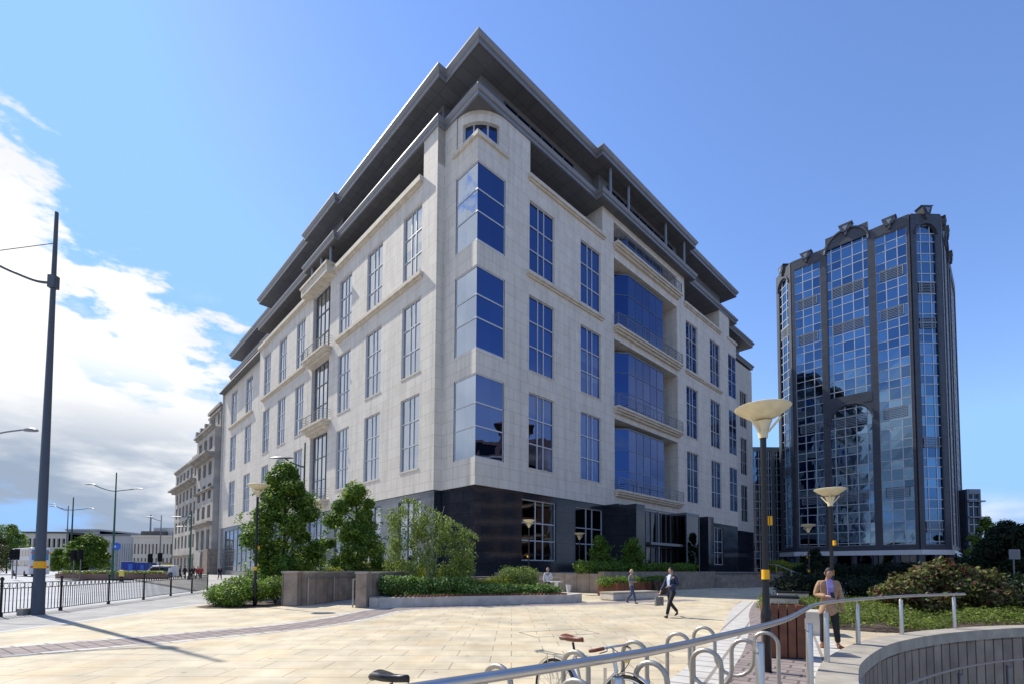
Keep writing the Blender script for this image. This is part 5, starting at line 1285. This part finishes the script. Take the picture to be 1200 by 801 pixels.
# ================================================================ ROAD THINGS
def cyl_y(mb,x,y,z,r_,w_,n=18,mi=0):
    mb.tube([(x,y-w_/2,z),(x,y+w_/2,z)],r_,n=n,mi=mi)
p=at(46,660,78);BU=empty('coach',(p.x,p.y,-.15),R(147),'white double-deck coach with blue rear windows seen from behind at far left','coach')
bx_=MB();bx_.prism([(-.2,-1.25),(10.4,-1.25),(10.6,-1.0),(10.6,1.0),(10.4,1.25),(-.2,1.25),(-.35,1.0),(-.35,-1.0)],.4,4.7);bx_.build('body',M['busw'],BU,bevel=.12)
for z0,z1,n in ((1.7,2.6,5),(3.3,4.3,6)):
    for i in range(n):
        for sg in (-1,1):
            m_=MB();a=.3+i*10/n;m_.box(a,a+10/n-.15,sg*1.262-.01,sg*1.262+.01,z0,z1);m_.build('window',M['glassD'],BU)
m_=MB();m_.box(-.372,-.352,-1.0,1.0,2.7,4.35);m_.build('rear_window',M['busb'],BU)
m_=MB();m_.box(-.38,-.36,-.7,.7,2.0,2.7);m_.build('rear_panel',M['redc'],BU)
for sg in (-1,1):
    for z in (1.6,3.9):
        m_=MB();m_.box(-.40,-.365,sg*.95-.14,sg*.95+.14,z-.15,z+.15);m_.build('tail_light',M['tail'],BU)
for a in (2.2,8.6):
    for sg in (-1,1):
        m_=MB();cyl_y(m_,a,sg*1.1,.5,.5,.32);m_.build('wheel',M['rubber'],BU,True)
# blue site cabins
for i,(x0,x1,zt2,lb_) in enumerate(((142,158,656.5,'blue site cabin, the darker one on the left'),(158.5,170.5,657.5,'brighter blue cabin right of the darker one'))):
    a=at(x0,660,80);b=at(x1,660,80);h=at(x0,zt2,80).z;r=empty('site_cabin',(a.x,80,-.15),0,lb_,'cabin','blue cabins beyond the road')
    W_=b.x-a.x;m_=MB();m_.box(0,W_,0,2.4,.15,h);
    m_.build('body',M['bluep'],r,bevel=.05)
    for j in range(6):
        m_=MB();m_.box(W_*j/6+.05,W_*j/6+.12,-.04,-.001,.2,h-.1);m_.build('rib',M['bluep'],r)
    m_=MB();m_.box(-.05,W_+.05,-.05,2.45,h,h+.1);m_.build('roof',M['greyb'],r);m_=MB();m_.box(W_*.55,W_*.85,-.05,-.01,.2,h-.35);m_.build('door',M['signb'],r)
def car(px,Y,rz,label,col_,name='parked_car',van=False):
    p=at(px,660,Y);r=empty(name,(p.x,p.y,-.15),rz,label,'van' if van else 'car')
    pr=[(0,.3),(0,.75),(.15,.95),(1.0,1.05),(1.7,1.9 if van else 1.42),(3.9 if not van else 4.6,1.95 if van else 1.4),(4.4 if not van else 4.8,1.0),(4.5 if not van else 4.85,.35)]
    m_=MB();n=len(pr);m_.add([(x,-.85,z) for x,z in pr]+[(x,.85,z) for x,z in pr],[tuple(range(n)),tuple(range(n,2*n))[::-1]]+[(i,n+i,n+(i+1)%n,(i+1)%n) for i in range(n)]);m_.build('body',M[col_],r,bevel=.1)
    for sg in (-1,1):
        m_=MB();m_.add([(1.2,sg*.862,1.08),(1.75,sg*.862,1.33 if not van else 1.7),(3.8,sg*.862,1.32 if not van else 1.7),(4.1,sg*.862,1.08)],[(0,1,2,3)]);m_.build('side_window',M['glassD'],r)
        for a in (.85,3.6):
            w_=MB();cyl_y(w_,a,sg*.76,.32,.32,.22);wo_=w_.build('wheel',M['rubber'],r,True);h_=MB();cyl_y(h_,a,sg*.86,.32,.19,.03);h_.build('rim',M['chrome'],wo_,True)
        m_=MB();m_.box(-.02,.05,sg*.6-.15,sg*.6+.15,.6,.75);m_.build('headlight',M['louvre'],r)
    m_=MB();m_.add([(1.06,-.75,1.1),(1.06,.75,1.1),(1.66,.7,1.4 if not van else 1.82),(1.66,-.7,1.4 if not van else 1.82)],[(0,1,2,3)]);m_.build('windscreen',M['glassD'],r)
    return r
car(165,72,R(20),'white van stopped in front of the blue cabins','busw','parked_van',True)
car(177,76,R(25),'silver car just right of the white van','chrome')
r=empty('yellow_kiosk',(at(195,660,80).x,80,-.15),0,'yellow box-shaped kiosk before the cream library building','kiosk');m_=MB();m_.box(-.7,.7,-.4,.4,0,2.3);m_.build('body',M['yelbox'],r,bevel=.05);m_=MB();m_.box(-.55,.55,-.43,-.405,.9,2.1);m_.build('panel',M['creamb'],r);m_=MB();m_.box(-.78,.78,-.48,.48,2.3,2.42);m_.build('roof',M['framed'],r)
r=empty('bollard',(at(143,660,56).x,56,-.15),0,'yellow-topped traffic bollard at the right end of the roundabout hedge','bollard');m_=MB();m_.lathe([(.25,0),(.25,.1),(.2,.15),(.2,.6)],n=12);m_.build('base',M['black'],r,True);m_=MB();m_.box(-.25,.25,-.12,.12,.6,1.35);m_.build('shell',M['yelbox'],r,bevel=.05)
# signs
def sign(px,Y,ytop,shape,m,label,size=.6):
    p=at(px,660,Y);h=at(px,ytop,Y).z;r=empty('road_sign',(p.x,p.y,0),0,label,'road sign');m_=MB();m_.tube([(0,0,0),(0,0,h-size*.3)],.035,n=8);m_.build('post',M['framed'],r,True)
    m_=MB()
    if shape=='round':m_.tube([(0,-.05,h-size/2),(0,-.07,h-size/2)],size/2,n=24)
    else:m_.box(-size/2,size/2,-.07,-.05,h-size*.9,h)
    o=m_.build('plate',M[m],r);
    a=MB()
    if shape=='round':a.bar((-.25*size,-.075,h-size*.5),(.3*size,-.075,h-size*.5),.01,.12*size,up=(0,1,0));a.add([(-.36*size,-.076,h-size*.5),(-.12*size,-.076,h-size*.34),(-.12*size,-.076,h-size*.66)],[(0,1,2)])
    else:
        for j in range(3):a.box(-size*.32,size*.32,-.078,-.072,h-size*(.25+.22*j)-.02,h-size*(.25+.22*j)+.02)
    a.build('arrow',M['white'] if shape=='round' else M['framed'],o)
    return r
sign(136.5,60,635,'round','signb','round blue road sign with a white arrow beside the tall green light',1.0)
sign(1188,26,643,'rect','louvre','small square sign, grey for painted shade, on a thin post against the black tree',.6)  # pale plate given the grey louvre colour to stand in for shade
# ================================================================ PEOPLE
def skinmesh(name,nodes,edges,mats,parent,sub=2):
    me=bpy.data.meshes.new(name);me.from_pydata([n[0] for n in nodes],edges,[]);o=bpy.data.objects.new(name,me);col.objects.link(o)
    m1=o.modifiers.new('skin','SKIN');m1.use_smooth_shade=True
    sv=me.skin_vertices[0].data
    for i,n in enumerate(nodes):
        rr=n[1];sv[i].radius=rr if isinstance(rr,tuple) else (rr,rr);sv[i].use_root=(i==0)
    m2=o.modifiers.new('sub','SUBSURF');m2.levels=sub;m2.render_levels=sub
    dg=bpy.context.evaluated_depsgraph_get();em=bpy.data.meshes.new_from_object(o.evaluated_get(dg))
    bpy.data.objects.remove(o);em.materials.clear();em.materials.append(mats);em.name=name
    for p_ in em.polygons:p_.use_smooth=True;p_.material_index=0
    o=bpy.data.objects.new(name,em);col.objects.link(o);o.parent=parent;return o
def person(loc,rz,label,J,top,bot,shoe,hair,skinm,H=1.76,long_hair=False,jacket=True,hemz=.16,inner=None,head=(0,0),sc_=1.):
    """J: joint dict in metres, body facing -Y locally"""
    r=empty('person',(*loc,0),rz,label,'person');r.scale=(H/1.76*sc_,)*3
    P_=J
    nodes=[];edges=[]
    def nd(p,rr):nodes.append((p,rr));return len(nodes)-1
    def chain(start,pts):
        prev=start
        for p,rr in pts:
            i=nd(p,rr)
            if prev is not None:edges.append((prev,i))
            prev=i
        return prev
    pel=nd(P_['pelvis'],(.11,.075));sp=chain(pel,[(P_['waist'],(.10,.07)),(P_['chest'],(.13,.085)),(P_['neckb'],(.075,.07))])
    nk=chain(sp,[(P_['neck'],.05),(P_['headc'],.04)])
    hands=[]
    for s in 'LR':
        chain(3-1,[(P_['sh'+s],.062),(P_['el'+s],.043),(P_['wr'+s],.027),(P_['ha'+s],(.035,.02))])
        chain(pel,[(P_['hi'+s],.075),(P_['kn'+s],.05),(P_['an'+s],.036),(P_['he'+s],.04)])
    body=skinmesh('body',nodes,edges,M[skinm],r)
    # head, face and fingers joined to the body mesh
    hd=MB();c=Vector(P_['headc']);yaw,pitch_=head
    Rm=Matrix.Rotation(yaw,3,'Z')@Matrix.Rotation(pitch_,3,'X')
    n=16;mm=12;vs=[]
    for i in range(mm+1):
        a=math.pi*i/mm
        for j in range(n):
            b=2*math.pi*j/n;x=math.sin(a)*math.cos(b);y=math.sin(a)*math.sin(b);z=math.cos(a)
            w_=.074*(1-.22*max(0,-z)**1.2);q=Vector((x*w_,y*.095*(1-.10*max(0,-z)),z*.118))
            if y<-.3:
                q.y*= (1-.06*abs(math.sin(z*3)))
                if abs(x)<.22 and -.35<z<.12:q.y-=.020*(1-abs(x)/.22)*(1-(z+.35)/.6)
                if abs(abs(x)-.36)<.16 and -.02<z<.2:q.y+=.010
                if abs(x)<.3 and -.62<z<-.48:q.y-=.006
            vs.append(c+Rm@q)
    hd.add(vs,[(i*n+j,i*n+(j+1)%n,(i+1)*n+(j+1)%n,(i+1)*n+j) for i in range(mm) for j in range(n)])
    for sg in (-1,1):hd.lathe([(.006,-.03),(.016,-.01),(.018,.015),(.008,.03)],tuple(c+Rm@Vector((sg*.078,.005,-.005))),8)
    for s,sg in (('L',-1),('R',1)):
        w_=Vector(P_['wr'+s]);h_=Vector(P_['ha'+s]);d=(h_-w_).normalized();side=d.cross(Vector((0,0,1)) if abs(d.z)<.8 else Vector((0,1,0))).normalized();cu=side.cross(d).normalized()
        for f_ in range(4):
            b0=h_+side*(.012*(f_-1.5)*1.5)-d*.01;ln_=(.062,.074,.070,.055)[f_]
            hd.tube([b0,b0+d*ln_*.5,b0+d*ln_*.8-cu*ln_*.35,b0+d*ln_*.85-cu*ln_*.62],[.0095,.009,.008,.006],n=6)
        t0=w_+d*.035-side*.02;hd.tube([t0,t0+d*.03-side*.022,t0+d*.058-side*.018-cu*.012],[.012,.010,.008],n=6)
    ho=hd.build('tmp',M[skinm],r,True)
    bm=bmesh.new();bm.from_mesh(body.data);bm.from_mesh(ho.data);bm.to_mesh(body.data);bm.free()
    for p_ in body.data.polygons:p_.use_smooth=True
    bpy.data.objects.remove(ho)
    e=MB()
    for sg in (-1,1):
        e.lathe([(.001,-.006),(.009,0),(.001,.006)],tuple(c+Rm@Vector((sg*.029,-.083,.012))),8)
    e.build('eyes',M['hairk'],body)
    e=MB();e.tube([c+Rm@Vector((-.022,-.086,-.058)),c+Rm@Vector((0,-.092,-.056)),c+Rm@Vector((.022,-.086,-.058))],.004,n=5);e.build('mouth',M['leather'],body)
    # hair cap
    hm=MB();vs=[];fs=[];n=18;mm=9
    for i in range(mm+1):
        for j in range(n):
            b=2*math.pi*j/n;back=math.sin(b)>-.35
            amax=math.pi*(.62 if back else .27)
            if long_hair and back:amax=math.pi*.72
            a=amax*i/mm;x=math.sin(a)*math.cos(b);y=math.sin(a)*math.sin(b);z=math.cos(a)
            vs.append(c+Rm@Vector((x*.086,y*.107+.004,z*.128+.004)))
    hm.add(vs,[(i*n+j,i*n+(j+1)%n,(i+1)*n+(j+1)%n,(i+1)*n+j) for i in range(mm) for j in range(n)]);hm.build('hair',M[hair],r,True)
    # clothing
    def cloth(name,nodes_,edges_,m):return skinmesh(name,nodes_,edges_,M[m],r)
    N_=[(P_['pelvis'],(.152,.112))];E_=[]
    for s in 'LR':
        b=len(N_);N_+=[(P_['hi'+s],.108),(tuple((Vector(P_['hi'+s])+Vector(P_['kn'+s]))/2),.088),(P_['kn'+s],.072),(tuple((Vector(P_['kn'+s])+Vector(P_['an'+s]))/2),.064),(tuple(Vector(P_['an'+s])+Vector((0,0,.01))),.058)]
        E_+=[(0,b),(b,b+1),(b+1,b+2),(b+2,b+3),(b+3,b+4)]
    N_.append((tuple((Vector(P_['pelvis'])+Vector(P_['waist']))/2),(.142,.105)));E_.append((0,len(N_)-1))
    cloth('trousers',N_,E_,bot)
    hem=Vector(P_['pelvis'])+Vector((0,0,-hemz if jacket else -.02))
    g_=.022 if jacket else .012
    N_=[(P_['waist'],(.135+g_,.10+g_)),(tuple(hem),(.165+g_,.13+g_)),(P_['chest'],(.145+g_,.108+g_)),(P_['neckb'],(.085+g_*.5,.078))];E_=[(0,1),(0,2),(2,3)]
    if jacket:
        N_[1]=((0,hem.y,.95),(.140+g_,.105+g_))
        for sg in (-1,1):
            b=len(N_);N_+=[((sg*.075,hem.y,hem.z+.06),(.095+g_*.5,.105+g_)),((sg*.08,hem.y,hem.z-.02),(.09+g_*.5,.105+g_))];E_+=[(1,b),(b,b+1)]
    for s in 'LR':
        b=len(N_);wv_=Vector(P_['wr'+s]);ev=Vector(P_['el'+s]);sv_=Vector(P_['sh'+s])
        N_+=[(P_['sh'+s],.060+g_*.5),(tuple((sv_+ev)/2),.054+g_*.5),(P_['el'+s],.050+g_*.5),(tuple(ev+(wv_-ev)*.9),.040+g_*.5)]
        E_+=[(2,b),(b,b+1),(b+1,b+2),(b+2,b+3)]
    cloth('jacket' if jacket else 'top',N_,E_,top)
    if inner:
        m_=MB();ch=Vector(P_['chest']);wa=Vector(P_['waist']);nb=Vector(P_['neckb'])
        m_.add([tuple(nb+Vector((-.055,-.085,.03))),tuple(nb+Vector((.055,-.085,.03))),tuple(ch+Vector((.06,-.142,0))),tuple(wa+Vector((.045,-.134,-.02))),tuple(wa+Vector((-.045,-.134,-.02))),tuple(ch+Vector((-.06,-.142,0)))],[(0,1,2,5),(5,2,3,4)])
        o=m_.build('shirt_front',M[inner],r);so2=o.modifiers.new('th','SOLIDIFY');so2.thickness=.03;so2.offset=0
    for s in 'LR':
        a=Vector(P_['he'+s]);an=Vector(P_['an'+s]);t=Vector(P_['to'+s]);d=(t-a).normalized()
        N_=[(tuple(a+Vector((0,0,.0))),(.042,.04)),(tuple(a+(t-a)*.5),(.045,.034)),(tuple(t),(.038,.022)),(tuple(an+Vector((0,0,-.01))),(.045,.045))]
        cloth('shoe',N_,[(0,1),(1,2),(0,3)],shoe)
    return r
def joints(stride=0.,spread=.1,arms='down',elL=None,wrL=None,elR=None,wrR=None,lean=0,hd=0):
    J=dict(pelvis=(0,0,.95),waist=(0,-.01-lean*.3,1.10),chest=(0,-.01-lean,1.32),neckb=(0,.01-lean*1.2,1.47),neck=(0,.0-lean*1.3,1.53),headc=(0,-.02-lean*1.5-hd,1.64))
    for s,sg in (('L',-1),('R',1)):
        f=stride*sg
        J['hi'+s]=(sg*.09,0,.90);J['kn'+s]=(sg*(.09+spread*.2),-.04-f*.42 if f>0 else -f*.25-.05,.50)
        J['an'+s]=(sg*(.09+spread*.4),-f*.8 if f>0 else -f*.95,.10 if f>=0 else .16);ax_,ay,az=J['an'+s]
        J['he'+s]=(ax_,ay+.03,.045 if f>=0 else .12);J['to'+s]=(ax_*1.1,ay-.17,.03 if f<=0 else .05)
        if f<0:J['to'+s]=(ax_,ay-.14,.03)
        J['sh'+s]=(sg*.17,-lean,1.42);J['el'+s]=(sg*.222,.03+f*.25-lean,1.14);J['wr'+s]=(sg*.235,-.04+f*.5-lean,.90);J['ha'+s]=(sg*.23,-.06+f*.55-lean,.815)
    for k_,v in (('elL',elL),('wrL',wrL),('elR',elR),('wrR',wrR)):
        if v:J[k_]=v
    for s in 'LR':
        d=(Vector(J['wr'+s])-Vector(J['el'+s])).normalized();J['ha'+s]=tuple(Vector(J['wr'+s])+d*.085)
    return J
def face_dir(loc,dx,dy):return math.atan2(dy,dx)+math.pi/2
# businessman walking towards lower left
pb=g(787,722.5)
J=joints(stride=.50,elR=(.26,.04,1.15),wrR=(.10,-.22,1.10))
pm=person(pb,face_dir(0,-.85,-.55),'man in a dark navy suit and pale blue shirt striding across the plaza',J,'navy','navyd','leatherk','hairk','skin',1.76,inner='shirt',head=(-.1,.05))
# briefcase held in his hand
wl_=Vector(J['haL']);m_=MB();m_.box(-.035,.035,-.2,.2,-.36,-.05);m_.tube([(0,-.06,-.05),(0,-.05,-.0),(0,.05,-.0),(0,.06,-.05)],.01,n=6)
bc=empty('briefcase',(0,0,0),0,'grey-black soft briefcase held by the man in the navy suit','briefcase')
mw=Matrix.Translation((*pb,0))@Matrix.Rotation(face_dir(0,-.85,-.55),4,'Z')
bc.location=mw@(wl_+Vector((-.0,-.02,-.07)));bc.rotation_euler=(0,0,face_dir(0,-.85,-.55));m_.build('case',M['camo'],bc,bevel=.015)
# walking woman
pw=g(740,706.5);J=joints(stride=-.36,elR=(.24,.02,1.16),wrR=(.06,-.2,1.16),elL=(-.24,.02,1.16),wrL=(-.07,-.2,1.12))
person(pw,face_dir(0,.75,-.65),'fair-haired woman in grey patterned top and jeans walking past the stone bench',J,'camo','denim','leatherk','hairb','skin',1.68,long_hair=True,jacket=False,head=(0,.2))
# man in tan jacket with phone
pt_=g(972,758.5);J=joints(stride=.0,spread=.5,elR=(.235,.03,1.15),wrR=(.245,-.03,.92),elL=(-.235,.03,1.16),wrL=(-.06,-.2,1.14),lean=.02,hd=.05)
J['knL']=(-.11,-.03,.5);J['knR']=(.125,-.03,.5);J['anL']=(-.13,0,.1);J['heL']=(-.13,.03,.045);J['toL']=(-.18,-.16,.03);J['anR']=(.17,.02,.1);J['heR']=(.17,.05,.045);J['toR']=(.24,-.13,.03)
person(pt_,face_dir(0,-.35,-1.)+.0,'man in an open tan jacket and lilac shirt looking down at a phone',J,'tan','navyd','shoe','hairk','skin2',1.75,hemz=.24,inner='lilac',head=(.1,.3))
mw=Matrix.Translation((*pt_,0))@Matrix.Rotation(face_dir(0,-.35,-1.),4,'Z');ph=empty('phone',(0,0,0),0,'dark phone in the hand of the man in the tan jacket','phone');hv=Vector(J['haL']);ph.location=mw@(hv+Vector((.02,-.01,.03)));ph.rotation_euler=(R(50),0,face_dir(0,-.35,-1.))
m_=MB();m_.box(-.037,.037,-.075,.075,-.004,.004);m_.build('case',M['black'],ph,bevel=.003)
# person in white near planter
J=joints(stride=0,elR=(.24,.02,1.15),wrR=(.08,-.2,1.12),elL=(-.24,.03,1.15),wrL=(-.2,-.06,.92))
person((at(642,660,27.2).x,27.2),face_dir(0,-.1,-1),'person in a white shirt standing behind the right end of the long planter',J,'wshirt','navyd','leatherk','hairb','skin',1.74,jacket=False)
# far pedestrians: one figure, copied
protos=[]
def farp(x,y,rz,label,src):
    c=copy_tree(src);c.location=(x,y,0);c.rotation_euler=(0,0,rz);c['label']=label;c['group']='pedestrians at the far end of the street';return c
J=joints(stride=.3);fa=person((at(232,660,62).x,62),1.,'person in a red coat among the far pedestrians by the stone building',J,'redc','navyd','leatherk','hairk','skin',1.7);fa['group']='pedestrians at the far end of the street'
J=joints(stride=.25);fb=person((at(205,660,62).x,63),2.2,'person in dark clothes, leftmost of the far pedestrians at the crossing',J,'navyd','navyd','leatherk','hairk','skin',1.75);fb['group']='pedestrians at the far end of the street'
J=joints(stride=-.2);fc=person((at(212,660,62).x,60),-1.,'person in a pale top between the dark-clothed far pedestrians',J,'wshirt','denim','leatherk','hairb','skin',1.72,jacket=False);fc['group']='pedestrians at the far end of the street'
for i,(px,Y,rz,s_,lb_) in enumerate(((236,64,.3,fa,'second person in red, just right of the first by the stone building'),(217,63,2.9,fb,'person in dark clothes standing centre of the far pedestrians'),(223,60,1.6,fb,'person in dark clothes directly left of the pair in red'),(227,66,0.4,fb,'person in dark clothes by the arched doorway of the stone building'),(200,66,4,fc,'person in a pale top near the yellow kiosk'),(258,60,.8,fb,'lone person in dark clothes before the glazed ground floor, right of the red pair'),(190,70,3.3,fb,'person in dark clothes left of the yellow kiosk'))):
    farp(at(px,660,Y).x,Y,rz,lb_,s_)
